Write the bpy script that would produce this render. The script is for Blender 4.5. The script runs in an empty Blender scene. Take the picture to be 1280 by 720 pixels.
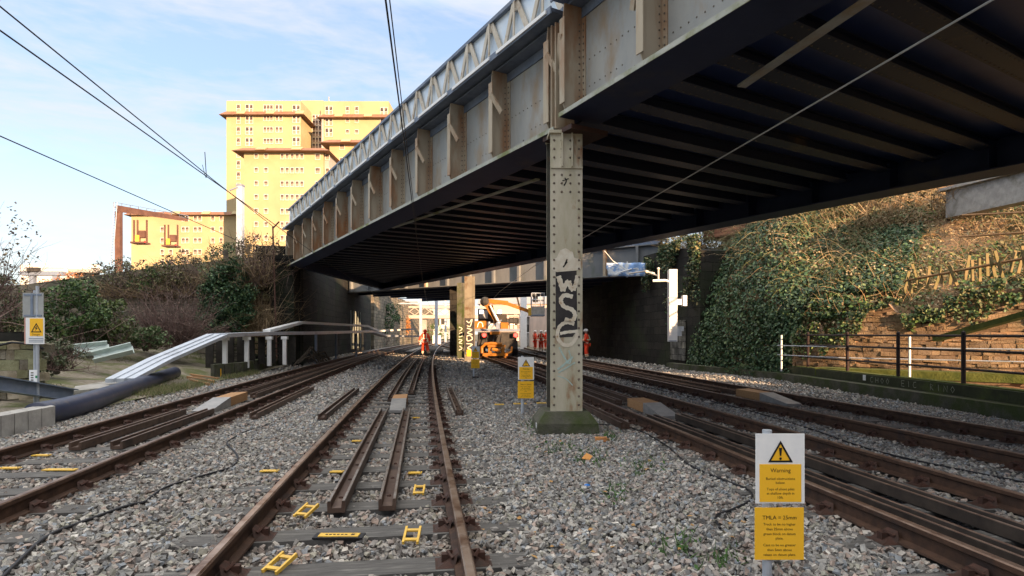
import bpy, math, random
import numpy as np
from mathutils import Vector, Matrix
R = math.radians
random.seed(7); rng = np.random.default_rng(11)
SC = bpy.context.scene
COL = SC.collection
# ------------------------------------------------------------------ camera
CAMH, F = 1.5, 750.0
cam = bpy.data.cameras.new('camera'); camo = bpy.data.objects.new('camera', cam); COL.objects.link(camo)
camo.location = (0, 0, CAMH); camo.rotation_euler = (R(90), 0, 0)
cam.lens = 36*F/1280; cam.sensor_width = 36; cam.shift_y = 57/1280; cam.clip_end = 3000; cam.clip_start = .05
SC.camera = camo
# ------------------------------------------------------------------ sky and sun
SUN_EL, SUN_AZ = 10.0, 146.0
w = bpy.data.worlds.new('World'); SC.world = w; w.use_nodes = True
nt = w.node_tree; N = nt.nodes; L = nt.links
sky = N.new('ShaderNodeTexSky'); sky.sky_type = 'NISHITA'; sky.sun_disc = False
sky.sun_elevation = R(SUN_EL); sky.sun_rotation = R(SUN_AZ); sky.air_density = 1.0; sky.dust_density = .6; sky.ozone_density = 1.6
tc = N.new('ShaderNodeTexCoord'); mp = N.new('ShaderNodeMapping'); mp.inputs['Scale'].default_value = (1.6, 1.6, 6.5)
mp.inputs['Rotation'].default_value = (R(12), R(8), 0)
n1 = N.new('ShaderNodeTexNoise'); n1.inputs['Scale'].default_value = 2.2; n1.inputs['Detail'].default_value = 9; n1.inputs['Roughness'].default_value = .62; n1.inputs['Distortion'].default_value = .5
n2 = N.new('ShaderNodeTexNoise'); n2.inputs['Scale'].default_value = 17; n2.inputs['Detail'].default_value = 5
L.new(tc.outputs['Generated'], mp.inputs[0]); L.new(mp.outputs[0], n1.inputs[0]); L.new(mp.outputs[0], n2.inputs[0])
mm = N.new('ShaderNodeMath'); mm.operation = 'MULTIPLY_ADD'; mm.inputs[1].default_value = .22
L.new(n2.outputs[0], mm.inputs[0]); L.new(n1.outputs[0], mm.inputs[2])
cr = N.new('ShaderNodeMapRange'); cr.inputs['From Min'].default_value = .5; cr.inputs['From Max'].default_value = .8
cr.inputs['To Min'].default_value = .0; cr.inputs['To Max'].default_value = .85
L.new(mm.outputs[0], cr.inputs['Value'])
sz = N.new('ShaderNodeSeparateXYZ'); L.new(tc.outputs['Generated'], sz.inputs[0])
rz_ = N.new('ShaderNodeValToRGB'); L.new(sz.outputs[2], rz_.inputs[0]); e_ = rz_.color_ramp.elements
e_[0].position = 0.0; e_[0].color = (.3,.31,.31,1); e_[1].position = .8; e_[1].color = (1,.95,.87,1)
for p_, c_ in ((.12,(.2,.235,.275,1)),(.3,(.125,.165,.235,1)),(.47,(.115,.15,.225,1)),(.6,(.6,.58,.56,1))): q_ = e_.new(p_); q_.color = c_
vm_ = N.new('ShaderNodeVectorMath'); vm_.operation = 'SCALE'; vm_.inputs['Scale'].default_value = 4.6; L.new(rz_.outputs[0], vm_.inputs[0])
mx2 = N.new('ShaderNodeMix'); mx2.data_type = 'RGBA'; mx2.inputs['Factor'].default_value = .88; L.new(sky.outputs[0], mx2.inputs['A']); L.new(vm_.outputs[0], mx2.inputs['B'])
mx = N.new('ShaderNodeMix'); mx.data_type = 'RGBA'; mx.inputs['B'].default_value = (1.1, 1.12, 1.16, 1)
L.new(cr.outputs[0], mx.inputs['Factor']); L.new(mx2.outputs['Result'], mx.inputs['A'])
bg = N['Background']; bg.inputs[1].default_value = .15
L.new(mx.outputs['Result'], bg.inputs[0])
sl = bpy.data.lights.new('sun', 'SUN'); so = bpy.data.objects.new('sun', sl); COL.objects.link(so)
sl.energy = 2.8; sl.angle = R(.5); sl.color = (1, .64, .36)
sv = Vector((-math.sin(R(SUN_AZ))*math.cos(R(SUN_EL)), -math.cos(R(SUN_AZ))*math.cos(R(SUN_EL)), -math.sin(R(SUN_EL))))
so.rotation_euler = sv.to_track_quat('-Z', 'Y').to_euler()
vs = SC.view_settings; vs.view_transform = 'Standard'; vs.look = 'None'; vs.exposure = 2.45; vs.gamma = 1
SC.cycles.max_bounces = 6; SC.cycles.diffuse_bounces = 4

# ------------------------------------------------------------------ helpers
def W(px, py, z):                       # a point of the ground plane at height z seen at a pixel of the survey photo
    Y = F*(CAMH-z)/(py-417); return Vector(((px-640)/F*Y, Y, z))
def WY(px, py, Y): return Vector(((px-640)/F*Y, Y, CAMH-(py-417)/F*Y))
def WX(px, Y, z): return Vector(((px-640)/F*Y, Y, z))

MATS = {}
def mat(name, c1, c2=None, scale=6, rough=.8, bump=.0, bscale=None, metal=0, c3=None, s3=1.3, lo3=.55, hi3=.7, attr=False, emit=None, estr=0,
        brick=None, stretch=None, spec=.3, lo=.35, hi=.65):
    if name in MATS: return MATS[name]
    m = bpy.data.materials.new(name); m.use_nodes = True; t = m.node_tree; N = t.nodes; L = t.links
    p = N['Principled BSDF']; p.inputs['Roughness'].default_value = rough; p.inputs['Metallic'].default_value = metal
    p.inputs['Specular IOR Level'].default_value = spec
    tc = N.new('ShaderNodeTexCoord'); co = tc.outputs['Object']
    if stretch:
        mp = N.new('ShaderNodeMapping'); mp.inputs['Scale'].default_value = stretch; L.new(co, mp.inputs[0]); co2 = mp.outputs[0]
    else: co2 = co
    def noise(s, det=6, c=co2):
        n = N.new('ShaderNodeTexNoise'); n.inputs['Scale'].default_value = s; n.inputs['Detail'].default_value = det
        n.inputs['Roughness'].default_value = .62; L.new(c, n.inputs[0]); return n.outputs[0]
    def rng_(v, a, b):
        r = N.new('ShaderNodeMapRange'); r.inputs['From Min'].default_value = a; r.inputs['From Max'].default_value = b; L.new(v, r.inputs['Value']); return r.outputs[0]
    def mix(f, a, b, mode='MIX'):
        x = N.new('ShaderNodeMix'); x.data_type = 'RGBA'; x.blend_type = mode
        for s, v in (('A', a), ('B', b)):
            if isinstance(v, tuple): x.inputs[s].default_value = (*v, 1)
            else: L.new(v, x.inputs[s])
        if isinstance(f, float): x.inputs['Factor'].default_value = f
        else: L.new(f, x.inputs['Factor'])
        return x.outputs['Result']
    col = None
    if attr:
        a = N.new('ShaderNodeAttribute'); a.attribute_name = 'col'; col = a.outputs['Color']
        if c2: col = mix(rng_(noise(scale), lo, hi), mix(1.0, col, c1, 'MULTIPLY'), mix(1.0, col, c2, 'MULTIPLY'))
    elif c2 is not None: col = mix(rng_(noise(scale), lo, hi), c1, c2)
    if brick:
        bw, bh, cm = brick
        b = N.new('ShaderNodeTexBrick'); b.inputs['Scale'].default_value = 1; b.inputs['Brick Width'].default_value = bw; b.inputs['Row Height'].default_value = bh
        b.inputs['Mortar Size'].default_value = .012; b.inputs['Mortar'].default_value = (*cm, 1); b.inputs['Bias'].default_value = -.1
        b.inputs['Color1'].default_value = (.55, .55, .55, 1); b.inputs['Color2'].default_value = (1.25, 1.2, 1.1, 1)
        sx = N.new('ShaderNodeSeparateXYZ'); L.new(co, sx.inputs[0]); ad = N.new('ShaderNodeMath'); ad.operation = 'ADD'
        dm = N.new('ShaderNodeMath'); dm.operation='MULTIPLY'; dm.inputs[1].default_value=1.0
        L.new(sx.outputs[0], ad.inputs[0]); L.new(sx.outputs[1], dm.inputs[0]); L.new(dm.outputs[0], ad.inputs[1])
        cx = N.new('ShaderNodeCombineXYZ'); L.new(ad.outputs[0], cx.inputs[0]); L.new(sx.outputs[2], cx.inputs[1])
        nn = N.new('ShaderNodeTexNoise'); nn.inputs['Scale'].default_value = 2.5; L.new(co, nn.inputs[0])
        vm = N.new('ShaderNodeVectorMath'); vm.operation = 'MULTIPLY_ADD'; vm.inputs[1].default_value = (.13, .13, .13)
        L.new(nn.outputs['Color'], vm.inputs[0]); L.new(cx.outputs[0], vm.inputs[2]); L.new(vm.outputs[0], b.inputs['Vector'])
        col = mix(1.0, b.outputs['Color'], col, 'MULTIPLY')
        bf = b.outputs['Fac']
    if c3 is not None: col = mix(rng_(noise(s3, 8), lo3, hi3), col if col is not None else c1, c3)
    if col is None: p.inputs['Base Color'].default_value = (*c1, 1)
    else: L.new(col, p.inputs['Base Color'])
    if bump:
        b_ = N.new('ShaderNodeBump'); b_.inputs['Strength'].default_value = bump; b_.inputs['Distance'].default_value = .03
        h = noise(bscale or scale*4, 8, co)
        if brick:
            sb = N.new('ShaderNodeMath'); sb.operation = 'SUBTRACT'; L.new(h, sb.inputs[0]); L.new(bf, sb.inputs[1]); h = sb.outputs[0]
        L.new(h, b_.inputs['Height']); L.new(b_.outputs[0], p.inputs['Normal'])
    if emit: p.inputs['Emission Color'].default_value = (*emit, 1); p.inputs['Emission Strength'].default_value = estr
    MATS[name] = m; return m

OFF = {}
class MB:
    def __init__(s): s.v = []; s.f = []
    def add(s, vs, fs):
        n = len(s.v); s.v += [tuple(v) for v in vs]; s.f += [tuple(i+n for i in f) for f in fs]; return s
    def hexa(s, p):      # 8 points: bottom ring 0-3, top ring 4-7
        return s.add(p, [(3,2,1,0),(4,5,6,7),(0,1,5,4),(1,2,6,5),(2,3,7,6),(3,0,4,7)])
    def box(s, c, d, rz=0, M=None):
        c = Vector(c); m = M if M else Matrix.Rotation(rz, 3, 'Z'); x, y, z = d[0]/2, d[1]/2, d[2]/2
        return s.hexa([c+m@Vector(q) for q in ((-x,-y,-z),(x,-y,-z),(x,y,-z),(-x,y,-z),(-x,-y,z),(x,-y,z),(x,y,z),(-x,y,z))])
    def bar(s, a, b, wd, ht, up=Vector((0,0,1))):   # box between two points
        a = Vector(a); b = Vector(b); d = (b-a).normalized()
        sd = d.cross(up)
        if sd.length < 1e-4: sd = Vector((1,0,0))
        sd.normalize(); u = sd.cross(d).normalized(); sd = sd*wd/2; u = u*ht/2
        return s.hexa([a-sd-u, a+sd-u, a+sd+u, a-sd+u, b-sd-u, b+sd-u, b+sd+u, b-sd+u][0:4] + [b-sd-u, b+sd-u, b+sd+u, b-sd+u])
    def tube(s, pts, r, n=8, cap=True):
        pts = [Vector(p) for p in pts]; k = len(pts); rr = r if isinstance(r, (list, tuple)) else [r]*k
        vs = []; ref = None
        for i, p in enumerate(pts):
            t = (pts[min(i+1, k-1)]-pts[max(i-1, 0)])
            if t.length < 1e-9: t = Vector((0,0,1))
            t.normalize()
            if ref is None: ref = Vector((0,0,1)) if abs(t.z) < .9 else Vector((1,0,0))
            a = t.cross(ref).normalized(); b = a.cross(t).normalized(); ref = b if abs(b.dot(t)) < .5 else ref
            for j in range(n):
                an = 2*math.pi*j/n; vs.append(p+(a*math.cos(an)+b*math.sin(an))*rr[i])
        fs = [(i*n+j, i*n+(j+1)%n, (i+1)*n+(j+1)%n, (i+1)*n+j) for i in range(k-1) for j in range(n)]
        if cap: fs += [tuple(range(n-1, -1, -1)), tuple((k-1)*n+j for j in range(n))]
        return s.add(vs, fs)
    def sweep(s, prof, pts, closed=True, up=True):     # prof [(side, z)], pts path; side positive to the right of travel
        pts = [Vector(p) for p in pts]; k = len(pts); n = len(prof); vs = []
        for i, p in enumerate(pts):
            t = pts[min(i+1, k-1)]-pts[max(i-1, 0)]; t.z = 0; t.normalize(); sd = Vector((t.y, -t.x, 0))
            for a, z in prof: vs.append(p+sd*a+Vector((0,0,z)))
        m = n if closed else n-1
        fs = [(i*n+j, i*n+(j+1)%n, (i+1)*n+(j+1)%n, (i+1)*n+j) for i in range(k-1) for j in range(m)]
        if closed: fs += [tuple(range(n-1, -1, -1)), tuple((k-1)*n+j for j in range(n))]
        return s.add(vs, fs)
    def prism(s, poly, fn, t):    # extrude 2-D polygon; fn(x, y, depth) -> point
        n = len(poly)
        return s.add([fn(x, y, 0) for x, y in poly]+[fn(x, y, t) for x, y in poly],
                     [tuple(range(n)), tuple(range(2*n-1, n-1, -1))]+[(i, n+i, n+(i+1)%n, (i+1)%n) for i in range(n)])
    def dome(s, c, nrm, r, n=6):
        c = Vector(c); nrm = Vector(nrm).normalized(); a = nrm.orthogonal().normalized(); b = nrm.cross(a)
        vs = []
        for rad, h in ((1, 0), (.72, .55)):
            for j in range(n):
                an = 2*math.pi*j/n; vs.append(c+(a*math.cos(an)+b*math.sin(an))*r*rad+nrm*r*h)
        vs.append(c+nrm*r*.8)
        fs = [(j, (j+1)%n, n+(j+1)%n, n+j) for j in range(n)]+[(n+j, n+(j+1)%n, 2*n) for j in range(n)]
        return s.add(vs, fs)
    def ball(s, c, r, n=10, m=7, sc=(1,1,1)):
        c = Vector(c); vs = [c+Vector((0,0,r*sc[2]))]
        for i in range(1, m):
            th = math.pi*i/m
            for j in range(n):
                an = 2*math.pi*j/n; vs.append(c+Vector((math.sin(th)*math.cos(an)*sc[0], math.sin(th)*math.sin(an)*sc[1], math.cos(th)*sc[2]))*r)
        vs.append(c-Vector((0,0,r*sc[2])))
        fs = [(0, 1+j, 1+(j+1)%n) for j in range(n)]
        fs += [(1+i*n+j, 1+(i+1)*n+j, 1+(i+1)*n+(j+1)%n, 1+i*n+(j+1)%n) for i in range(m-2) for j in range(n)]
        e = 1+(m-1)*n; fs += [(e, e-n+(j+1)%n, e-n+j) for j in range(n)]
        return s.add(vs, fs)
def ob(name, mb, m, parent=None, smooth=False, off=None, fix=True):
    o_ = off if off is not None else (OFF.get(parent.name, Vector((0,0,0))) if parent else Vector((0,0,0)))
    me = bpy.data.meshes.new(name); me.from_pydata([tuple(Vector(v)-o_) for v in mb.v], [], mb.f); me.materials.append(m)
    if fix:
        import bmesh
        b = bmesh.new(); b.from_mesh(me); bmesh.ops.recalc_face_normals(b, faces=b.faces); b.to_mesh(me); b.free()
    if smooth:
        for p in me.polygons: p.use_smooth = True
    o = bpy.data.objects.new(name, me); COL.objects.link(o)
    if parent: o.parent = parent
    OFF[o.name] = o_
    return o
def bigmesh(name, V, nf, k, m, colr=None, parent=None, off=None):   # numpy mesh: V (n,3), faces of k consecutive or index array nf (m,k)
    o_ = np.array(off if off is not None else (OFF.get(parent.name, Vector((0,0,0))) if parent else (0,0,0)), dtype=float)
    me = bpy.data.meshes.new(name); V = np.asarray(V, dtype=np.float32)-o_.astype(np.float32); Fc = np.asarray(nf, dtype=np.int32)
    me.vertices.add(len(V)); me.vertices.foreach_set('co', V.ravel())
    me.loops.add(Fc.size); me.loops.foreach_set('vertex_index', Fc.ravel())
    me.polygons.add(len(Fc)); me.polygons.foreach_set('loop_start', np.arange(0, Fc.size, k, dtype=np.int32)); me.polygons.foreach_set('loop_total', np.full(len(Fc), k, dtype=np.int32))
    me.update(calc_edges=True); me.shade_flat()
    if colr is not None:
        a = me.attributes.new('col', 'FLOAT_COLOR', 'POINT'); c = np.ones((len(V), 4), dtype=np.float32); c[:, :3] = colr; a.data.foreach_set('color', c.ravel())
    me.materials.append(m); o = bpy.data.objects.new(name, me); COL.objects.link(o)
    if parent: o.parent = parent
    OFF[o.name] = Vector(o_)
    return o
def tag(o, label=None, cat=None, group=None, kind=None):
    if label: o['label'] = label
    if cat: o['category'] = cat
    if group: o['group'] = group
    if kind: o['kind'] = kind
    return o
def thing(name, label, cat, loc=(0,0,0), group=None, local=False):
    o = bpy.data.objects.new(name, None); COL.objects.link(o); o.location = loc; o.empty_display_size = .1
    OFF[o.name] = Vector((0,0,0)) if local else Vector(loc)
    return tag(o, label, cat, group)
def kids(o): return [c for c in list(bpy.data.objects) if c.parent == o]
def copy_tree(o, ch, parent=None, loc=None, rz=None):
    c = o.copy(); COL.objects.link(c); c.parent = parent
    if loc is not None: c.location = loc
    if rz is not None: c.rotation_euler = (0, 0, rz)
    for k in ch.get(o.name, []): copy_tree(k, ch, c)
    return c
def childmap():
    d = {}
    for o in bpy.data.objects:
        if o.parent: d.setdefault(o.parent.name, []).append(o)
    return d
def ribbon(mb, pts, wd, fn, t=.003):      # flat stroke on a surface, fn(x, y, d) -> point
    pts = [Vector((p[0], p[1])) for p in pts]; k = len(pts); a = []; b = []
    for i, p in enumerate(pts):
        d = pts[min(i+1, k-1)]-pts[max(i-1, 0)]; d.normalize(); q = Vector((-d.y, d.x))*wd/2*(1+.15*math.sin(i*2.3)); a.append(p+q); b.append(p-q)
    vs = [fn(q.x, q.y, t) for q in a]+[fn(q.x, q.y, t) for q in b]
    mb.add(vs, [(i, i+1, k+i+1, k+i) for i in range(k-1)])
def smooth2(pts, n=6):
    out = []; P = [Vector(p) for p in pts]
    for i in range(len(P)-1):
        p0, p1, p2, p3 = P[max(i-1, 0)], P[i], P[i+1], P[min(i+2, len(P)-1)]
        for j in range(n):
            t = j/n; out.append(.5*((2*p1)+(p2-p0)*t+(2*p0-5*p1+4*p2-p3)*t*t+(3*p1-p0-3*p2+p3)*t**3))
    return out+[P[-1]]
def textmesh(name, lines, fn, m, parent, wd_at=None):   # lines: (string, x centre, y baseline, height, max width); fn(x, y) -> world point
    mb = MB()
    for s, x, y, h, mw in lines:
        cu = bpy.data.curves.new('t', 'FONT'); cu.body = s; cu.align_x = 'CENTER'; cu.size = h*1.38; cu.resolution_u = 2
        o = bpy.data.objects.new('t', cu); COL.objects.link(o)
        me = bpy.data.meshes.new_from_object(o, depsgraph=bpy.context.evaluated_depsgraph_get())
        if len(me.vertices):
            xs = [v.co.x for v in me.vertices]; k = min(1, mw/(max(xs)-min(xs))) if mw else 1; c = (max(xs)+min(xs))/2
            mb.add([fn(x+(v.co.x-c)*k, y+v.co.y) for v in me.vertices], [tuple(p.vertices) for p in me.polygons])
        bpy.data.objects.remove(o); bpy.data.curves.remove(cu); bpy.data.meshes.remove(me)
    return ob(name, mb, m, parent, fix=False)

# ------------------------------------------------------------------ materials
M_ballast = mat('ballast_stone', (1,1,1), (.62,.6,.6), attr=True, scale=9, rough=.9, bump=.3, bscale=60, c3=(.2,.17,.14), s3=.45, lo3=.5, hi3=1.05)
M_bed = mat('ballast_bed', (.12,.115,.11), (.27,.255,.245), scale=26, rough=.95, bump=1.0, bscale=22, c3=(.17,.13,.11), s3=.6, lo3=.5, hi3=.8, lo=.4, hi=.6)
M_ground = mat('earth', (.1,.085,.06), (.16,.14,.09), scale=.5, rough=1, bump=.5, c3=(.09,.12,.05), s3=.3)
M_rail = mat('rail_rust', (.034,.018,.012), (.07,.036,.022), scale=9, rough=.75, bump=.15, c3=(.03,.02,.018), s3=3, stretch=(1,1,1))
M_head = mat('rail_head', (.3,.2,.14), (.42,.33,.27), scale=5, rough=.36, metal=.75, c3=(.16,.09,.055), s3=4, lo3=.5, hi3=.62)
M_head2 = mat('rail_head_dull', (.12,.07,.05), (.24,.17,.13), scale=5, rough=.45, metal=.6)
M_guard = mat('guard_rail_steel', (.07,.042,.032), (.13,.09,.07), scale=6, rough=.5, metal=.4, c3=(.03,.026,.025), s3=2)
M_gdark = mat('black_guard_rail', (.035,.028,.025), (.07,.055,.045), scale=5, rough=.5, metal=.3)
M_gedge = mat('guard_rail_edge', (.33,.31,.29), (.2,.15,.12), scale=12, rough=.4, metal=.6)
M_sleep = mat('sleeper_wood', (.065,.062,.06), (.115,.11,.105), scale=4, rough=.85, bump=.3, c3=(.19,.185,.17), s3=2, stretch=(1,9,1))
M_chair = mat('rail_chair', (.055,.022,.015), (.035,.02,.015), scale=14, rough=.7)
M_steelp = mat('pale_steel_paint', (.27,.28,.275), (.35,.345,.32), scale=2, rough=.5, bump=.06, c3=(.27,.19,.11), s3=1.8, lo3=.5, hi3=.72, stretch=(1,1,.5))
M_stiff = mat('stained_cream_paint', (.42,.36,.27), (.34,.28,.2), scale=2.2, rough=.6, bump=.06, c3=(.3,.14,.06), s3=2.2, lo3=.46, hi3=.66, stretch=(1,1,.25))
M_flange = mat('flange_paint', (.3,.32,.27), (.42,.42,.38), scale=3, rough=.6, c3=(.16,.17,.06), s3=1.2, lo3=.5, hi3=.62)
M_colp = mat('column_paint', (.56,.52,.42), (.4,.37,.26), scale=2.5, rough=.6, bump=.08, c3=(.28,.13,.06), s3=2.6, lo3=.57, hi3=.7, stretch=(1.6,1.6,.5))
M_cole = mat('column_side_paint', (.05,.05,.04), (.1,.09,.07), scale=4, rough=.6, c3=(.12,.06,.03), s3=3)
M_rivet = mat('rivet_heads', (.1,.085,.07), (.18,.14,.11), scale=9, rough=.5)
M_rivdk = mat('dark_rivet_heads', (.09,.075,.06), (.16,.13,.1), scale=9, rough=.5)
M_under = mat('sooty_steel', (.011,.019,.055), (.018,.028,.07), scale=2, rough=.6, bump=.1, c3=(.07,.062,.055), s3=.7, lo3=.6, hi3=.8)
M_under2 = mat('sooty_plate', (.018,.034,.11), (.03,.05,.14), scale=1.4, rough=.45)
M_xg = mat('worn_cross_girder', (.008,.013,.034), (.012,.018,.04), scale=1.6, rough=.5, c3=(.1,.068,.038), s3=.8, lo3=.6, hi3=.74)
M_paraR = mat('parapet_rail_paint', (.1,.13,.19), (.16,.19,.25), scale=5, rough=.45)
M_paraW = mat('parapet_bar_paint', (.55,.5,.42), (.48,.42,.33), scale=4, rough=.5, c3=(.3,.2,.12), s3=5)
M_mesh = mat('parapet_infill_sheet', (.55,.66,.78), (.72,.78,.82), scale=3, rough=.3, metal=.1)
M_conc = mat('mossy_concrete', (.06,.06,.045), (.11,.105,.085), scale=5, rough=.95, bump=.5, c3=(.05,.065,.022), s3=2.2, lo3=.42, hi3=.62)
M_concl = mat('pale_concrete', (.36,.35,.33), (.26,.25,.24), scale=5, rough=.9, bump=.25, c3=(.18,.17,.14), s3=2)
M_white = mat('white_paint', (.85,.85,.84), (.76,.77,.78), scale=8, rough=.5)
M_galv = mat('galvanised_steel', (.42,.46,.52), (.5,.54,.6), scale=5, rough=.42, metal=.35, c3=(.34,.36,.4), s3=2)
M_galvd = mat('blue_grey_steel', (.16,.2,.27), (.22,.26,.34), scale=5, rough=.5, metal=.2)
M_yel = mat('sign_yellow', (.95,.53,.03), (.9,.49,.03), scale=6, rough=.45)
M_yelp = mat('plastic_yellow', (.75,.47,.06), (.58,.36,.07), scale=15, rough=.45)
M_black = mat('black_print', (.012,.012,.012), rough=.6)
M_grayprint = mat('grey_print', (.1,.09,.06), rough=.6)
M_cable = mat('black_cable', (.014,.014,.017), rough=.55)
M_pipe = mat('navy_pipe', (.02,.027,.055), (.032,.04,.075), scale=3, rough=.42, c3=(.06,.06,.07), s3=5)
M_dtim = mat('black_timber', (.02,.018,.016), (.04,.035,.03), scale=6, rough=.9)
M_wood = mat('bare_timber', (.4,.23,.11), (.3,.16,.075), scale=7, rough=.8, bump=.2, stretch=(1,6,6))
M_plate = mat('steel_ramp_plate', (.22,.22,.22), (.32,.31,.3), scale=6, rough=.5, metal=.3)
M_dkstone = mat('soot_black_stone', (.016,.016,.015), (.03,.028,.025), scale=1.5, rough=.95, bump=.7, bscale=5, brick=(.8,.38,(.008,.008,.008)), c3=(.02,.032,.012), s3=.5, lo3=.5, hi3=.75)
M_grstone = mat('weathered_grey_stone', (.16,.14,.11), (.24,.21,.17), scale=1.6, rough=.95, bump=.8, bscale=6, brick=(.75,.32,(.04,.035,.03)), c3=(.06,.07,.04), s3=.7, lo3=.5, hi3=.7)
M_orstone = mat('sandstone_rubble', (.42,.27,.17), (.33,.22,.15), scale=1.5, rough=.95, bump=1.0, bscale=5, brick=(.7,.27,(.09,.065,.05)), c3=(.2,.15,.1), s3=.8, lo3=.5, hi3=.7)
M_moss = mat('green_moss', (.065,.085,.02), (.12,.135,.035), scale=5, rough=1, bump=.6)
M_leaf = mat('leaf', (1,1,1), (.6,.65,.55), attr=True, scale=1.1, rough=.55, spec=.4)
M_twig = mat('twig', (1,1,1), attr=True, rough=.9)
M_bark = mat('bark', (.07,.055,.042), (.12,.1,.08), scale=8, rough=.95, bump=.4)
M_cream = mat('cream_render', (.35,.28,.16), (.4,.32,.19), scale=.3, rough=.9, bump=.3, c3=(.29,.235,.14), s3=.1, lo3=.45, hi3=.7)
M_creamd = mat('grey_render', (.3,.28,.27), (.36,.33,.31), scale=.2, rough=.9)
M_eave = mat('brown_tile', (.17,.085,.05), (.23,.12,.075), scale=.8, rough=.8)
M_glass = mat('window_glass', (.05,.04,.045), (.3,.22,.17), scale=.33, rough=.4, lo=.45, hi=.53)
M_frame = mat('window_frame_white', (.75,.7,.62), rough=.6)
M_orange = mat('hi_vis_orange', (1,.1,.04), (.9,.07,.03), scale=7, rough=.7)
M_refl = mat('reflective_tape', (.8,.78,.55), rough=.4)
M_skin = mat('skin', (.5,.3,.22), rough=.6)
M_boot = mat('boot_leather', (.02,.018,.016), rough=.6)
M_rrvo = mat('plant_orange', (.36,.14,.015), (.26,.1,.015), scale=4, rough=.45, c3=(.2,.09,.03), s3=2.5, lo3=.6, hi3=.75)
M_rrvd = mat('plant_dark', (.025,.024,.024), (.05,.045,.04), scale=5, rough=.6)
M_red = mat('red_tail_lamp', (.6,.01,.01), emit=(1,.03,.02), estr=2.2)
M_lampw = mat('white_lamp', (.9,.9,.9), emit=(1,.96,1), estr=2.5)
M_brown = mat('rusty_gantry_paint', (.09,.045,.035), (.14,.075,.055), scale=2, rough=.7)
M_banner = mat('blue_white_sheet', (.25,.42,.75), (.75,.8,.85), scale=3, rough=.5, lo=.46, hi=.54)
M_sheet = mat('warehouse_sheeting', (.5,.5,.48), (.56,.56,.55), scale=.3, rough=.6)
M_pink = mat('pink_stone', (.55,.42,.35), (.42,.33,.28), scale=.5, rough=.8)
M_path = mat('rough_gravel', (.17,.145,.11), (.25,.22,.18), scale=9, rough=1, bump=1, bscale=18, c3=(.1,.11,.045), s3=1.1, lo3=.44, hi3=.6)

# ------------------------------------------------------------------ tracks
CEN = {'A': (-.4754, -.1568, .00051), 'B': (-3.994, -.1657, .000778), 'C': (4.035, -.1152, -.00073), 'D': (7.419, -.167, .000788)}
def cen(k, Y):
    a, b, c = CEN[k]; Yc = min(Y, 95); return a+b*Yc+c*Yc*Yc+(Y-Yc)*(b+2*c*Yc)
def cpt(k, Y, off=0, z=0):
    x = cen(k, Y); d = (cen(k, Y+.05)-cen(k, Y-.05))/.1; t = Vector((d, 1, 0)).normalized(); s = Vector((t.y, -t.x, 0)); return Vector((x, Y, z))+s*off
def path(k, Y0, Y1, off=0, z=0, st=1.5):
    n = max(2, int((Y1-Y0)/st)); return [cpt(k, Y0+(Y1-Y0)*i/n, off, z) for i in range(n+1)]
G2 = .7525
RP = [(-.065,.02),(.065,.02),(.062,.035),(.013,.05),(.011,.13),(.034,.142),(.035,.172),(-.035,.172),(-.034,.142),(-.011,.13),(-.013,.05),(-.062,.035)]
HP = [(-.03,.1725),(.03,.1725),(.022,.181),(-.022,.181)]
GP = [(-.07,.03),(.07,.03),(.072,.12),(.045,.125),(.04,.07),(-.04,.07),(-.045,.125),(-.072,.12)]
SLEEP = []   # (x, y, angle, half length) of every sleeper, to keep stones off them
TR = {'A': ('pale worn railway track in the middle with wide guard rails running under the bridge', -3, 110, [-.205, .205]),
      'B': ('rusty railway track nearest the left retaining wall and cable trough', -3, 110, [-.16, .32]),
      'C': ('railway track carrying the orange road rail machine right of the riveted column', -3, 75, [-.24, .2]),
      'D': ('railway track furthest right beside the black railed fence', -1, 60, [])}
TRK = {}
def rail_parts(k, t, Y0, Y1, hm):
    for s in (-1, 1):
        r = ob('rail', MB().sweep(RP, path(k, Y0, Y1, s*G2)), M_rail, t); ob('running_surface', MB().sweep(HP, path(k, Y0, Y1, s*G2)), hm, r)
def guard(k, t, Y0, Y1, off, m=None):
    g = ob('guard_rail', MB().sweep(GP, path(k, Y0, Y1, off)), m or M_guard, t)
    e = MB()
    for q in (-.0585, .0585): e.sweep([(q-.012,.1262),(q+.012,.1262),(q+.01,.13),(q-.01,.13)], path(k, Y0, Y1, off))
    ob('worn_edge', e, M_gedge if k == 'A' else M_head2, g)
    if k == 'A':
        b = MB(); y = Y0+.3
        while y < Y1: b.dome(cpt(k, y, off, .07), (0,0,1), .022); y += .65
        ob('bolt', b, M_chair, g)
chair = MB()
for s in (-1, 1):
    chair.hexa([(s*.06,-.09,.02),(s*.17,-.075,.02),(s*.17,.075,.02),(s*.06,.09,.02),(s*.035,-.05,.1),(s*.1,-.04,.055),(s*.1,.04,.055),(s*.035,.05,.1)])
    chair.box((s*.115,0,.05),(.05,.05,.07)); chair.tube([(s*.07,-.06,.07),(s*.1,.0,.095),(s*.07,.06,.07)], .012, 5)
chair.box((0,0,.012),(.36,.19,.02))
chair0 = None; sl0 = None
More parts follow.
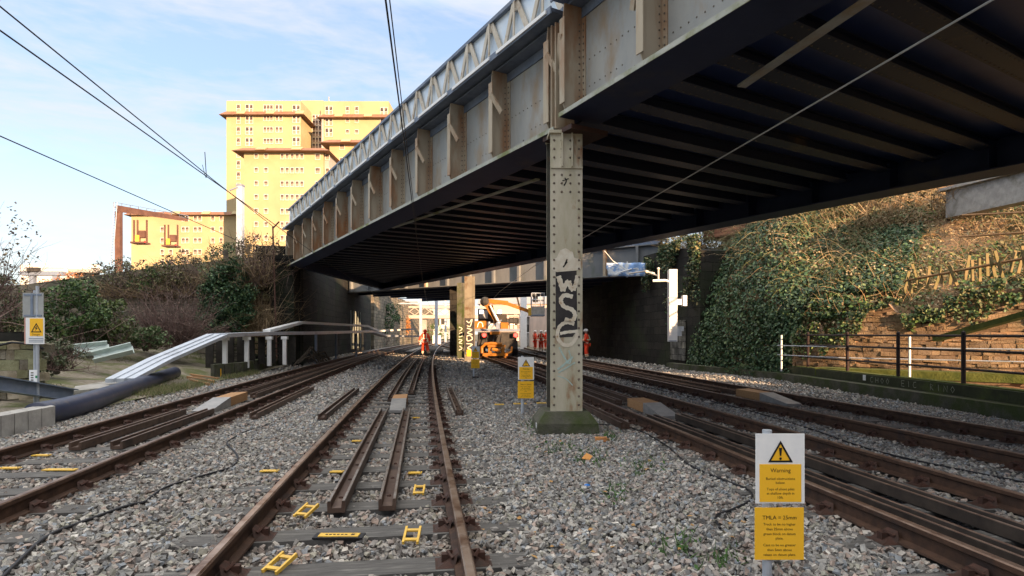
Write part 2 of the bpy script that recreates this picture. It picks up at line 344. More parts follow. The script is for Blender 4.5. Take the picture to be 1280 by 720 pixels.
for k, (lab, Y0, Y1, gd) in TR.items():
    t = thing('railway_track', lab, 'railway track', cpt(k, max(Y0, 3), 0, 0)); TRK[k] = t; o_ = OFF[t.name]
    rail_parts(k, t, Y0, Y1, M_head if k in 'A' else M_head2)
    y = 3.07 if k == 'A' else 3.3+.2*'ABCD'.index(k); i = 0
    far = MB()
    y = y-.7*3
    while y < min(Y1, 100):
        c = cpt(k, y); d = (cen(k, y+.05)-cen(k, y-.05))/.1; an = -math.atan(d)*1.0
        SLEEP.append((c.x, c.y, an, 1.25))
        if y < 34:
            if sl0 is None:
                b = MB().box((0,0,-.05),(2.5,.25,.14)); sl0 = ob('sleeper', b, M_sleep, t, off=Vector((0,0,0))); s_ = sl0
                chair0 = [ob('rail_chair', chair, M_chair, s_, off=Vector((0,0,0))) for _ in (0, 1)]
                for q, cc in zip((-1, 1), chair0): cc.location = (q*G2, 0, 0)
            else:
                s_ = sl0.copy(); COL.objects.link(s_); s_.parent = t
                if y < 27:
                    for cc in chair0:
                        e = cc.copy(); COL.objects.link(e); e.parent = s_
            s_.location = c-o_+Vector((0,0,random.uniform(-.004,.004))); s_.rotation_euler = (0,0,an)
        else: far.box((c.x,c.y,-.05),(2.5,.25,.14), rz=an)
        y += .7 if y < 34 else .75
    tag(ob('sleeper', far, M_sleep, t), kind='stuff') if len(far.v) > 800*8 else ob('distant_sleepers', far, M_sleep, t)
# guard rails
tA, tB, tC, tD = (TRK[q] for q in 'ABCD')
guard('A', tA, 4.95, 11.1, -.205); guard('A', tA, 4.95, 11.1, .205)
guard('A', tA, 13.1, 34, -.2); guard('A', tA, 14.5, 34, .2)
guard('A', tA, 10.4, 15.5, -1.2); guard('A', tA, 10.6, 15.5, 1.15)
guard('B', tB, 7.6, 11.0, -.3); guard('B', tB, 7.6, 11.0, .18)
guard('B', tB, 13.7, 45, -.25); guard('B', tB, 13.7, 45, .2)
guard('B', tB, 10.2, 15.5, 1.15)
guard('C', tC, 1, 10.3, -.4, M_gdark); guard('C', tC, 1, 10.3, .1, M_gdark)
guard('C', tC, 12.4, 34, -.3); guard('C', tC, 12.4, 34, .12); guard('C', tC, 9.4, 15, -1.15)
guard('D', tD, 14.5, 40, -.2); guard('D', tD, 14.5, 40, .3)
# timber and plate ramp blocks at the ends of the guard rails
def ramp_block(k, Ya, Yb, o0, o1, sgn, lab, grp='timber ramp blocks between the rails'):
    t = thing('ramp_block', lab, 'ramp block', cpt(k, (Ya+Yb)/2, 0, 0), grp); m = (Ya+Yb)/2
    a, b, c = (Ya, m, Yb) if sgn > 0 else (Yb, m, Ya)
    ob('timber', MB().hexa([cpt(k,b,o0,.02),cpt(k,b,o1,.02),cpt(k,c,o1,.02),cpt(k,c,o0,.02),cpt(k,b,o0,.19),cpt(k,b,o1,.2),cpt(k,c,o1,.2),cpt(k,c,o0,.19)]), M_wood, t)
    e = .004*sgn
    ob('steel_ramp', MB().hexa([cpt(k,a,o0,.02),cpt(k,a,o1,.02),cpt(k,b-e,o1,.02),cpt(k,b-e,o0,.02),cpt(k,a,o0,.07),cpt(k,a,o1,.07),cpt(k,b-e,o1,.205),cpt(k,b-e,o0,.2)]), M_plate, t)
ramp_block('A', 11.2, 12.9, -.12, .17, 1, 'narrow timber block with steel ramp in the middle track')
ramp_block('B', 11.1, 13.4, -.18, .16, 1, 'timber and steel ramp block on the left track beside the cable trough')
ramp_block('C', 10.4, 12.2, -.18, .16, 1, 'weathered timber ramp block right of the riveted column')
ramp_block('D', 12.2, 14.2, .1, .42, 1, 'bright orange timber ramp block on the track beside the fence')

# ------------------------------------------------------------------ ground
g = MB(); g.box((0, 400, -.45), (1600, 1400, .6)); tag(ob('ground', g, M_ground), kind='structure')
pl = lambda y: cen('B', y)-2.5
pr = lambda y: 8.55 if y < 19 else 8.55-(y-19)*.16
ys = [-6+2*i for i in range(70)]
g = MB().add([(pl(y), y, -.035) for y in ys]+[(pr(min(y, 60)) if y < 60 else pr(60)-(y-60)*.14, y, -.035) for y in ys], [(i, 70+i, 71+i, i+1) for i in range(69)])
tag(ob('track_bed', g, M_bed, fix=False), kind='structure')
# loose stones
def stones(n, y0, y1, s0, s1, wmin=None):
    Y = np.sqrt(rng.uniform(y0*y0, y1*y1, n)); X = rng.uniform(-.93, .93, n)*Y
    PL = np.array([pl(v) for v in np.linspace(0, 70, 200)]); PR = np.array([pr(v) for v in np.linspace(0, 70, 200)]); yy = np.linspace(0, 70, 200)
    ok = (X > np.interp(Y, yy, PL)) & (X < np.interp(Y, yy, PR)-.03)
    # keep clear of rails
    sc = rng.uniform(s0, s1, n)
    Z = rng.uniform(-.028, .022, n)
    for k in 'ABCD':
        a, b, c = CEN[k]; x0 = a+b*Y+c*Y*Y; D = (X-x0)*np.cos(np.arctan(b+2*c*Y))
        for s in (-1, 1): ok &= (np.abs(D-s*G2) > .075)
        inr = np.abs(D) < 1.3; Z = np.where(inr & (np.abs(D) < .72), Z-.012, Z)
        if k == 'A':
            ok &= ~((np.abs(np.abs(D)-.205) < .09) & (((Y > 4.9) & (Y < 11.2)) | (Y > 13)))
            ok &= ~((np.abs(D+.03) < .2) & (Y > 11.1) & (Y < 13))
        if k == 'C': ok &= ~((D > -.5) & (D < .16) & (Y < 10.3))
    for sx, sy, an, hl in SLEEP:
        m = np.abs(Y-sy) < .8
        if not m.any(): continue
        idx = np.where(m)[0]; dx = X[idx]-sx; dy = Y[idx]-sy; u = dx*math.cos(an)+dy*math.sin(an); v = -dx*math.sin(an)+dy*math.cos(an)
        cover = .97 if abs(sx-cen('A', sy)) < .3 else .93
        lim = np.where(rng.uniform(0, 1, len(idx)) < .6, 1.24, .92)
        bad = (np.abs(u) < lim) & (np.abs(v) < .14) & (rng.uniform(0, 1, len(idx)) < cover); ok[idx[bad]] = False
    X, Y, Z, sc = X[ok], Y[ok], Z[ok], sc[ok]; n = len(X)
    base = np.array([[-1,-1,-1],[1,-1,-1],[1,1,-1],[-1,1,-1],[-1,-1,1],[1,-1,1],[1,1,1],[-1,1,1]], float)*.5
    V = base[None]*(1+rng.uniform(-.55, .3, (n, 8, 3)))*np.array([1, .75, .5])[None, None]*sc[:, None, None]
    a = rng.normal(size=(n, 4)); a[:, 1:3] *= .35; a /= np.linalg.norm(a, axis=1)[:, None]; w_, z_, x_, y_ = a[:,0], a[:,3], a[:,1], a[:,2]
    Rm = np.empty((n,3,3)); Rm[:,0,0]=1-2*(y_**2+z_**2);Rm[:,0,1]=2*(x_*y_-z_*w_);Rm[:,0,2]=2*(x_*z_+y_*w_);Rm[:,1,0]=2*(x_*y_+z_*w_);Rm[:,1,1]=1-2*(x_**2+z_**2)
    Rm[:,1,2]=2*(y_*z_-x_*w_);Rm[:,2,0]=2*(x_*z_-y_*w_);Rm[:,2,1]=2*(y_*z_+x_*w_);Rm[:,2,2]=1-2*(x_**2+y_**2)
    V = np.einsum('nij,nkj->nki', Rm, V)+np.stack([X, Y, Z], 1)[:, None]
    pal = np.array([[.27,.265,.255],[.36,.35,.33],[.2,.2,.2],[.31,.275,.255],[.35,.28,.245],[.24,.26,.285],[.45,.43,.4],[.3,.29,.25],[.16,.15,.145],[.29,.28,.27]])
    pal = (.37+(pal-.3)*1.25)*np.array([.96,.965,.95])*1.02
    c = pal[rng.integers(0, len(pal), n)]*rng.uniform(.8, 1.15, (n, 1)); c = np.repeat(c, 8, 0)
    # rust stained stones near the rails
    st_ = np.zeros(n)
    for k in 'ABCD':
        a_, b_, c_ = CEN[k]; D = (X-(a_+b_*Y+c_*Y*Y))*np.cos(np.arctan(b_+2*c_*Y)); st_ = np.maximum(st_, np.exp(-((np.abs(D)-G2)/.2)**2)*.6); st_ = np.maximum(st_, (np.abs(D) < G2)*(.45 if k in 'CD' else .22))
    st_ *= rng.uniform(.4, 1.3, n); st_ = np.clip(np.repeat(st_, 8), 0, 1)[:, None]; c = c*(1-st_)+c*np.array([.62,.47,.38])*st_
    Fi = np.array([(3,2,1,0),(4,5,6,7),(0,1,5,4),(1,2,6,5),(2,3,7,6),(3,0,4,7)])
    return V.reshape(-1, 3), (np.arange(n)[:, None, None]*8+Fi[None]).reshape(-1, 4), c
Vs = []; Fs = []; Cs = []; o = 0
for args in ((190000, 3.3, 12.5, .024, .054), (95000, 12.5, 24, .04, .08), (45000, 24, 48, .07, .13)):
    v, f, c = stones(*args); Vs.append(v); Fs.append(f+o); Cs.append(c); o += len(v)
tag(bigmesh('ballast', np.vstack(Vs), np.vstack(Fs), 4, M_ballast, np.vstack(Cs)), 'grey and pinkish crushed stone ballast between the railway tracks', 'ballast', kind='stuff')

# ------------------------------------------------------------------ near bridge
O = Vector((.696, 9.0, 0))
uL = Vector((-.595, 1, 0)).normalized(); vL = Vector((uL.y, -uL.x, 0))
uR = Vector((.512, -1, 0)).normalized(); vR = Vector((-uR.y, uR.x, 0))
BR = thing('railway_bridge', 'big riveted steel girder bridge crossing overhead with lattice parapet and dark underside', 'bridge', (.8, 9.3, 0))
SPACE = 1.78
def girder(u, v, o0, s0, s1, zb, zt, first, label=None, mirror=False, stiff=True, n_out=-1):
    P = lambda s, d, z: o0+u*s+v*d+Vector((0,0,z))
    def bx(mb, sa, sb, da, db, za, zb_): return mb.hexa([P(sa,da,za),P(sb,da,za),P(sb,db,za),P(sa,db,za),P(sa,da,zb_),P(sb,da,zb_),P(sb,db,zb_),P(sa,db,zb_)])
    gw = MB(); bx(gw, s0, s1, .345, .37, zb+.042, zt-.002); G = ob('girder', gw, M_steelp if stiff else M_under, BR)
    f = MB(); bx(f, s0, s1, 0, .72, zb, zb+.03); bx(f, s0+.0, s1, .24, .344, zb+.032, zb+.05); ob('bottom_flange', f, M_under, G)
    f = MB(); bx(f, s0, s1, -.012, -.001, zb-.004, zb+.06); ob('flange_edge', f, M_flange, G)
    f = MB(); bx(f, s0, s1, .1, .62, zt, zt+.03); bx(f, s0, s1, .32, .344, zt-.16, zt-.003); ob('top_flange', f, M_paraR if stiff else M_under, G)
    if not stiff: return G
    rv = MB(); s = first
    while s < s1-.05:
        st = MB(); th = .022
        st.prism([(.0, zb+.034), (.34, zb+.034), (.34, zt-.17), (.34, zt-.01), (0.0, zt-.3)][:0] or [(.05, zb+.034), (.343, zb+.034), (.343, zt-.004), (.02, zt-.004), (.0, zt-.22), (.0, zb+.16)], lambda x, y, t: P(s+t, x, y), th)
        bx(st, s+th+.001, s+.11, .325, .344, zb+.052, zt-.165)
        bx(st, s-.09, s-.001, .325, .344, zb+.052, zt-.165)
        bx(st, s-.055, s+.075, -.022, -.002, zb+.17, zt-.23)
        sg = ob('stiffener', st, M_stiff, G)
        br_ = MB(); a = P(s-.14, -.035, zt-.48); b = P(s-.30, .17, zt-.78)
        br_.bar(P(s-.02,-.03,zt-.45), P(s-.24, .07, zt-.83), .09, .03, up=vL)
        ob('bracket', br_, M_stiff, sg)
        z = zb+.12
        while z < zt-.2:
            for q in (s+.07, s-.05): rv.dome(P(q, .322, z), -v, .015)
            if z > zb+.2 and z < zt-.26:
                rv.dome(P(s-.0005, .28, z), -u, .014)
                rv.dome(P(s+.0225, .28, z), u, .014)
            z += .098
        q = s+.2
        while q < min(s+SPACE-.15, s1):
            rv.dome(P(q, .344, zb+.82-.0), -v, .012)
            if q < s+SPACE*.6: rv.dome(P(q, .344, zb+.42), -v, .012)
            q += .13
        rv.dome(P(s+SPACE*.7, .344, zb+.3), -v, .015); rv.dome(P(s+SPACE*.7, .344, zb+.17), -v, .015); rv.dome(P(s+SPACE*.4, .344, zb+.14), -v, .015)
        s += SPACE
    tag(ob('rivets', rv, M_rivdk, G), kind='stuff')
    return G
LEN_L = 21.9
GL = girder(uL, vL, O, .12, LEN_L, 4.58, 6.24, .3)
GR = girder(uR, vR, O, .02, 15, 4.74, 6.4, .12)
# splayed plates where the two spans meet over the column
P0 = lambda s, d, z: O+uL*s+vL*d+Vector((0,0,z))
b = MB()
for s in (.06, .17): b.hexa([P0(s,-.01,4.6),P0(s+.02,-.01,4.6),P0(s+.02,.344,4.6),P0(s,.344,4.6),P0(s,-.01,6.2),P0(s+.02,-.01,6.2),P0(s+.02,.344,6.2),P0(s,.344,6.2)])
ob('joint_plate', b, M_stiff, BR)
b = MB(); b.hexa([P0(-.3,.02,4.5),P0(.45,.02,4.5),P0(.45,.7,4.5),P0(-.3,.7,4.5),P0(-.3,.02,4.57),P0(.45,.02,4.57),P0(.45,.7,4.57),P0(-.3,.7,4.57)]); ob('bearing_plate', b, M_chair, BR)
# walkway ledge and lattice parapet
def parapet(u, v, s0, s1, zt):
    P = lambda s, d, z: O+u*s+v*d+Vector((0,0,z))
    def bx(mb, sa, sb, da, db, za, zb_): return mb.hexa([P(sa,da,za),P(sb,da,za),P(sb,db,za),P(sa,db,za),P(sa,da,zb_),P(sb,da,zb_),P(sb,db,zb_),P(sa,db,zb_)])
    l = MB(); bx(l, s0, s1, -.12, .95, zt+.034, zt+.09); bx(l, s0, s1, -.145, -.121, zt+.0, zt+.11); ob('walkway_ledge', l, M_paraR, BR)
    l = MB(); s = s0
    while s < s1-1: bx(l, s+.1, s+1.62, -.17, -.147, zt+.03, zt+.085); s += SPACE
    ob('kerb_strip', l, M_white, BR)
    D = .12
    p = MB(); bx(p, s0, s1, D+.05, D+.07, zt+.1, zt+.93); pp = ob('parapet', p, M_mesh, BR)
    r = MB(); bx(r, s0, s1, D-.03, D+.06, zt+.932, zt+1.0); bx(r, s0, s1, D-.02, D+.048, zt+.1, zt+.17); ob('parapet_rail', r, M_paraR, pp)
    s = s0+.1; i = 0
    while s < s1-.9:
        q = MB(); q.bar(P(s, D+.01, zt+.17), P(s+.42, D+.01, zt+.93), .1, .03, up=v); q.bar(P(s+.86, D-.005, zt+.17), P(s+.5, D-.005, zt+.93), .1, .03, up=v)
        q.box(P(s+.46, D+.0, zt+.85), (.05,.05,.16)); q.bar(P(s+.46,D-.03,zt+.1), P(s+.46,D-.03,zt+.93),.05,.02,up=v)
        ob('lattice_bars', q, M_paraW, pp); s += SPACE*.5
parapet(uL, vL, .0, LEN_L, 6.27); parapet(uR, vR, .0, 13, 6.43)
# underside: deck plates, cross girders, far girder
WID = 9.0
def deckp(u, v, sa, sb, z0, z1, d0=.38, d1=WID):
    P = lambda s, d, z: O+u*s+v*d+Vector((0,0,z))
    return MB().hexa([P(sa,d0,z0),P(sb,d0,z0),P(sb,d1,z0),P(sa,d1,z0),P(sa,d0,z1),P(sb,d0,z1),P(sb,d1,z1),P(sa,d1,z1)])
kR = .0627
PD = lambda q, d, z: O+uL*q+vL*d+Vector((0,0,z))
dk = MB(); nq = [-17, 0, LEN_L+.6]; e0 = [.38-17*kR, .38, .38]
FARL = 34.0
for a_, b_, c_, d_, f_ in ((-17, 0, .38-17*kR, .38, 0), (.001, LEN_L+.6, .38, .38, FARL)):
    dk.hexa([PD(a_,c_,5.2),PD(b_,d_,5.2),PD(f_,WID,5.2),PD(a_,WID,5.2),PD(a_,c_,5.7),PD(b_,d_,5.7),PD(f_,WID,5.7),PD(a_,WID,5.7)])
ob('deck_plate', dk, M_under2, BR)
ob('end_girder', MB().bar(PD(LEN_L+.3,.8,4.9), PD(FARL-.3,WID-.3,4.9), .3, .6), M_under, BR)
def crossg(u, v, s, z):
    P = lambda a, d, zz: O+u*(s+a)+v*d+Vector((0,0,zz))
    m = MB()
    def bx(sa, sb, da, db, za, zb_): m.hexa([P(sa,da,za),P(sb,da,za),P(sb,db,za),P(sa,db,za),P(sa,da,zb_),P(sb,da,zb_),P(sb,db,zb_),P(sa,db,zb_)])
    e = .74 if 0 < s < LEN_L else (.74+s*kR if s < 0 else .8+(s-LEN_L)/(FARL-LEN_L)*(WID-.4))
    if WID-.75-e < .5: return
    bx(-.15, .15, e, WID-.75, z, z+.02); bx(-.012, .012, e, WID-.75, z+.021, 5.195); bx(-.07, .07, e-.3, WID-.4, 5.17, 5.194)
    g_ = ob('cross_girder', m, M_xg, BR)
    r = MB(); d = e+.16
    while d < WID-.9:
        for q in (-.11, .11): r.dome(P(q, d, z-.0005), (0,0,-1), .016, 5)
        d += .13
    tag(ob('rivets', r, M_rivdk, g_), kind='stuff')
for i in range(38): crossg(uL, vL, .45+SPACE/2*i, 4.93)
for i in range(18): crossg(uL, vL, -.44-SPACE/2*i, 4.98)
def farg(u, v, s0, s1, zb):
    o1 = O+v*(WID-.0)
    P = lambda s, d, z: o1+u*s+v*d+Vector((0,0,z))
    m = MB()
    def bx(sa, sb, da, db, za, zb_): m.hexa([P(sa,da,za),P(sb,da,za),P(sb,db,za),P(sa,db,za),P(sa,da,zb_),P(sb,da,zb_),P(sb,db,zb_),P(sa,db,zb_)])
    bx(s0, s1, -.72, 0, zb, zb+.03); bx(s0, s1, -.38, -.35, zb+.031, 6.3); bx(s0, s1, -.4, .1, 6.302, 6.34)
    s = s0+.5
    while s < s1: bx(s, s+.02, -.7, -.381, zb+.031, 5.4); s += SPACE
    ob('far_girder', m, M_under, BR)
    m2 = MB()
    for (sa, sb, da, db, za, zb_) in ((s0, s1, -.2, -.17, 6.35, 7.2),): m2.hexa([P(sa,da,za),P(sb,da,za),P(sb,db,za),P(sa,db,za),P(sa,da,zb_),P(sb,da,zb_),P(sb,db,zb_),P(sa,db,zb_)])
    ob('far_parapet', m2, M_paraR, BR)
farg(uL, vL, -17, FARL, 4.58)
# pale bracing angle under the near corner
ob('bracing_angle', MB().bar(O+uR*2.1+vR*1.5+Vector((0,0,4.72)), O+uR*4.2+vR*.95+Vector((0,0,4.72)), .12, .03), M_steelp, BR)
ob('bracing_angle', MB().bar(O+uL*3+vL*1.6+Vector((0,0,4.69)), O+uL*10+vL*.95+Vector((0,0,4.69)), .1, .03), M_flange, BR)
# ------------------------------------------------------------------ riveted column
ca = R(3); cx = Vector((math.cos(ca), math.sin(ca), 0)); cy = Vector((-math.sin(ca), math.cos(ca), 0)); C0 = Vector((.576, 9.0, 0))
CW, CD, CB, CT = .485, .52, .33, 4.5
Q = lambda x, d, z: C0+cx*x+cy*d+Vector((0,0,z))
def cbx(mb, xa, xb, da, db, za, zb_): return mb.hexa([Q(xa,da,za),Q(xb,da,za),Q(xb,db,za),Q(xa,db,za),Q(xa,da,zb_),Q(xb,da,zb_),Q(xb,db,zb_),Q(xa,db,zb_)])
m = cbx(MB(), 0, CW, 0, .018, CB, CT-.52); cbx(m, 0, CW, CD-.018, CD, CB, CT); cbx(m, 0, CW, .0, .018, CT-.518, CT); cbx(m, .02,CW-.02,.0-.012,-.001,CT-.5,CT)
column = ob('riveted_column', m, M_colp, BR)
m = MB()
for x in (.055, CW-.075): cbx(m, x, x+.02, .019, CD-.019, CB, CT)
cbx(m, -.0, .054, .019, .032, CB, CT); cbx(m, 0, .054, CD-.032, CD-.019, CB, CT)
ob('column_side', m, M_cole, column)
m = MB()
for x in (.16, .31): cbx(m, x, x+.022, -.06, -.0125, CT-.5, CT-.0)
cbx(m, .0, CW, -.02, -.0125, CT-.52, CT-.495); cbx(m, -.02, CW+.02, -.05, CD, CT+.001, CT+.045)
ob('capital_stiffener', m, M_colp, column)
rv = MB(); z = CB+.1
while z < CT-.03:
    fr = -.0125 if z > CT-.5 else -.0005
    for x in ((.055, CW-.055) if z < CT-.95 else (.055, .17, .3, CW-.055)):
        if abs(z-(CT-.507)) > .03: rv.dome(Q(x, fr, z), -cy, .019, 8)
    for d in (.08, CD-.08): rv.dome(Q(.0545, d, z), -cx, .016, 6)
    rv.dome(Q(.0, .01, z)-cx*0, -cx, .008, 5)
    z += .128
tag(ob('rivets', rv, M_rivet, column), kind='stuff')
fnc = lambda x, z, t: Q(x, -t-.0005, z)
gz = lambda py: CAMH+(417-py)/F*9.0
gx = lambda px: (px-688)/F*9.0
M_gw = mat('graffiti_cream', (.72,.68,.58), (.6,.52,.4), scale=9, rough=.6, c3=(.4,.25,.12), s3=9, lo3=.62, hi3=.7)
M_gb = mat('graffiti_black', (.025,.024,.026), (.05,.045,.045), scale=5, rough=.7)
M_gp = mat('graffiti_pale_blue', (.42,.58,.56), (.36,.45,.4), scale=20, rough=.7)
def poly(mb, pts, t): mb.add([fnc(gx(a), gz(b), t) for a, b in pts], [tuple(range(len(pts)))])
gb = MB(); poly(gb, [(694.5,339),(721,338),(721,345),(722,412),(716,421),(700,422),(694.5,414)], .002); ob('graffiti', gb, M_gb, column, fix=False)
gw = MB(); poly(gw, [(689,337),(689,325),(696,322),(700,313),(707,310),(716,315),(718,322),(726,324),(726,336),(720,338),(696,340)], .0035)
gs = lambda pts, wd, t=.005, mb=None, n=5: ribbon(mb if mb is not None else gw, [(gx(p[0]), gz(p[1])) for p in smooth2(pts, n)], wd, fnc, t)
gs([(698,345),(701,354),(704,364)], .075); gs([(704,364),(708,354),(711,351)], .06, .0055); gs([(711,351),(713,358),(717,363)], .07, .006); gs([(717,363),(720,354),(722,344)], .06, .0065)
gs([(716,371),(706,369),(701,375),(705,383),(715,387),(719,394),(715,401),(706,399)], .062)
gs([(718,405),(708,403),(699,409),(697,421),(703,430),(713,431),(720,423),(722,416)], .055, .005, gw, 6); gs([(700,417),(710,415),(723,414)], .045, .0065)
ob('graffiti', gw, M_gw, column, fix=False)
gp = MB(); gs([(699,434),(704,444),(711,455)], .022, .004, gp); gs([(697,462),(706,455),(716,446)], .03, .0045, gp); gs([(698,466),(708,460),(719,453)], .02, .005, gp); gs([(712,455),(714,448),(711,438)], .015, .0055, gp); gs([(697,470),(708,474),(716,482)], .014, .003, gp)
ob('graffiti', gp, M_gp, column, fix=False)
gk = MB(); gs([(704,334),(709,327),(706,331),(709,324)], .02, .006, gk); gs([(706,222),(708,226),(705,232)], .018, .004, gk); gs([(703,226),(711,223)], .014, .0045, gk); ob('graffiti', gk, M_black, column, fix=False)
# plinth
pz = MB(); a = Q(-.12,-.3,0); cc = Q(CW/2, CD/2, 0)
ring = lambda hx, hy, z: [cc+cx*(sx*hx)+cy*(sy*hy)+Vector((0,0,z)) for sx, sy in ((-1,-1),(1,-1),(1,1),(-1,1))]
r1, r2, r3 = ring(.47,.46,-.1), ring(.45,.44,.17), ring(.33,.34,.335)
pz.add(r1+r2+r3, [(0,1,5,4),(1,2,6,5),(2,3,7,6),(3,0,4,7),(4,5,9,8),(5,6,10,9),(6,7,11,10),(7,4,8,11),(8,9,10,11),(3,2,1,0)])
ob('column_plinth', pz, M_conc, column)
ob('painted_patch', MB().hexa([cc-cx*.455-cy*.3+Vector((0,0,.03)),cc-cx*.452-cy*.2+Vector((0,0,.03)),cc-cx*.45-cy*.2+Vector((0,0,.03)),cc-cx*.45-cy*.3+Vector((0,0,.03)),cc-cx*.458-cy*.3+Vector((0,0,.16)),cc-cx*.458-cy*.2+Vector((0,0,.16)),cc-cx*.45-cy*.2+Vector((0,0,.16)),cc-cx*.45-cy*.3+Vector((0,0,.16))]), M_white, column)
# columns under the far girder of the near bridge
def simple_col(parent, px0, px1, pyb, z1, m, name, dep=.45, gm=None):
    Y = F*CAMH/(pyb-417); a = WX(px0, Y, 0); b = WX(px1, Y, 0)
    mb = MB().hexa([a, b, b+Vector((0,dep,0)), a+Vector((0,dep,0))]+[q+Vector((0,0,z1)) for q in (a, b, b+Vector((0,dep,0)), a+Vector((0,dep,0)))])
    c = ob(name, mb, m, parent); wd = b.x-a.x
    e = MB()
    for x in (a.x+.03, b.x-.03): e.box((x, Y-.012, z1/2+.1), (.09, .02, z1-.2))
    ob('flange_angle', e, m, c); return c, a, wd, Y
c1, a1, w1, Y1 = simple_col(BR, 581, 593, 451, 4.66, mat('dull_beige_paint', (.2,.18,.14), (.15,.13,.1), scale=3, rough=.7, c3=(.1,.06,.035), s3=2), 'support_column')
gr = MB(); fn1 = lambda x, z, t: Vector((a1.x+x, Y1-.024-t, z)); gb = MB(); gb.add([fn1(.0,.35,.001),fn1(w1,.35,.001),fn1(w1,2.35,.001),fn1(0,2.35,.001)], [(0,1,2,3)]); ob('graffiti', gb, M_gb, c1, fix=False)
for j, pts in enumerate(([(.1,2.2),(.25,2.1),(.4,2.3),(.3,1.9),(.12,1.95)], [(.12,1.8),(.4,1.7),(.15,1.55),(.42,1.45)], [(.1,1.35),(.3,1.4),(.42,1.2),(.15,1.1),(.12,1.3)], [(.1,.95),(.42,.9),(.15,.7),(.4,.6),(.12,.5)])):
    ribbon(gr, smooth2([Vector(p) for p in pts], 4), .05, fn1, .002+.001*j)
ob('graffiti', gr, M_gw, c1, fix=False)
# ------------------------------------------------------------------ second bridge
B2 = thing('girder_bridge', 'lower grey panelled girder bridge spanning the tracks behind the first bridge', 'bridge', (-1, 37, 0))
o2 = Vector((-15.5, 47.1, 0)); u2 = Vector((.816, -.578, 0)).normalized(); v2 = Vector((-u2.y, u2.x, 0)); L2 = 28.3
P2 = lambda s, d, z: o2+u2*s+v2*d+Vector((0,0,z))
def b2(mb, sa, sb, da, db, za, zb_): return mb.hexa([P2(sa,da,za),P2(sb,da,za),P2(sb,db,za),P2(sa,db,za),P2(sa,da,zb_),P2(sb,da,zb_),P2(sb,db,zb_),P2(sa,db,zb_)])
M_web2 = mat('grey_web_paint', (.13,.14,.15), (.18,.185,.185), scale=1.2, rough=.6, c3=(.07,.09,.05), s3=.5, lo3=.55, hi3=.7, stretch=(1,1,.4))
ob('web_plate', b2(MB(), 0, L2, .3, .33, 4.63, 6.1), M_web2, B2)
ob('bottom_flange', b2(b2(MB(), 0, L2, 0, .6, 4.58, 4.625), 0, L2, .1, .5, 6.105, 6.15), M_web2, B2)
s = .4
while s < L2: ob('web_stiffener', b2(b2(MB(), s, s+.03, .04, .298, 4.63, 6.1), s-.06, s+.09, .02, .038, 4.63, 6.1), M_web2 if random.random() < .85 else M_stiff, B2); s += 1.9
ob('deck_plate', b2(MB(), 0, L2, .34, 12, 5.2, 5.35), M_under2, B2)
for d in (2, 4, 6, 8, 10): ob('long_girder', b2(MB(), 0, L2, d, d+.3, 4.7, 5.195), M_under, B2)
ob('far_web', b2(MB(), 0, L2, 12.01, 12.1, 4.55, 6.2), M_under, B2)
ob('top_parapet', b2(MB(), 0, L2, .35, .38, 6.16, 7.1), M_paraR, B2)
c2, a2, w2, Y2 = simple_col(B2, 571.5, 580, 448, 4.57, M_conc, 'support_column')
gr = MB(); fn2 = lambda x, z, t: Vector((a2.x+x, Y2-.024-t, z))
for j, pts in enumerate(([(.1,1.9),(.3,1.8),(.15,1.65)], [(.12,1.5),(.3,1.55),(.3,1.35),(.1,1.3)], [(.1,1.15),(.3,1.1),(.12,.95),(.3,.9)], [(.15,.75),(.3,.6),(.1,.5)])): ribbon(gr, smooth2([Vector(p) for p in pts], 4), .045, fn2, .002+.001*j)
ob('graffiti', gr, M_gw, c2, fix=False)
c3_, a3, w3, Y3 = simple_col(B2, 562.5, 572.5, 445.5, 4.58, M_dkstone, 'support_column', dep=5)

# ------------------------------------------------------------------ walls
def wallstrip(mb, pts, h, t=.6, z0=-.2, side=1, zs=None):    # thick wall following plan points
    P = [Vector((p[0], p[1], 0)) for p in pts]; n = len(P); A = []; B = []
    for i, p in enumerate(P):
        d = P[min(i+1, n-1)]-P[max(i-1, 0)]; d.normalize(); A.append(p); B.append(p+Vector((-d.y, d.x, 0))*t*side)
    H = zs or [h]*n
    vs = []
    for i in range(n): vs += [A[i]+Vector((0,0,z0)), B[i]+Vector((0,0,z0)), B[i]+Vector((0,0,H[i])), A[i]+Vector((0,0,H[i]))]
    fs = [(i*4+j, i*4+(j+1)%4, (i+1)*4+(j+1)%4, (i+1)*4+j) for i in range(n-1) for j in range(4)]+[(3,2,1,0), tuple((n-1)*4+j for j in range(4))]
    return mb.add(vs, fs)
t = thing('abutment_wall', 'tall soot black stone abutment left of the tracks under the bridges', 'wall', (-10.5, 30, 0))
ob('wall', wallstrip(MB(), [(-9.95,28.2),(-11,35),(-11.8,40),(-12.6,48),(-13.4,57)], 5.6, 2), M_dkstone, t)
m = MB().box((-10.75,28.1,2.3),(1.5,1.2,5.0)); m.box((-10.75,28.05,4.9),(1.7,1.4,.35)); ob('pier', m, M_dkstone, t)
M_bluewhite = mat('peeling_limewash', (.3,.33,.33), (.1,.13,.1), scale=2, rough=.9, stretch=(3,3,.4))
m = MB()
for q in range(5): m.box((-12.4-.1*q,46.2+1.1*q,1.8),(.05,.35,3.0), rz=R(6))
ob('rendered_strip', m, M_bluewhite, t)
t = tag(ob('retaining_wall', wallstrip(MB(), [(-13.35,58),(-15.4,80),(-17,105),(-17,130)], 6, 1.5, zs=[6.5,6.4,6.6,6.4]), M_grstone), 'green and orange patched retaining wall beyond the bridges on the left', 'wall')
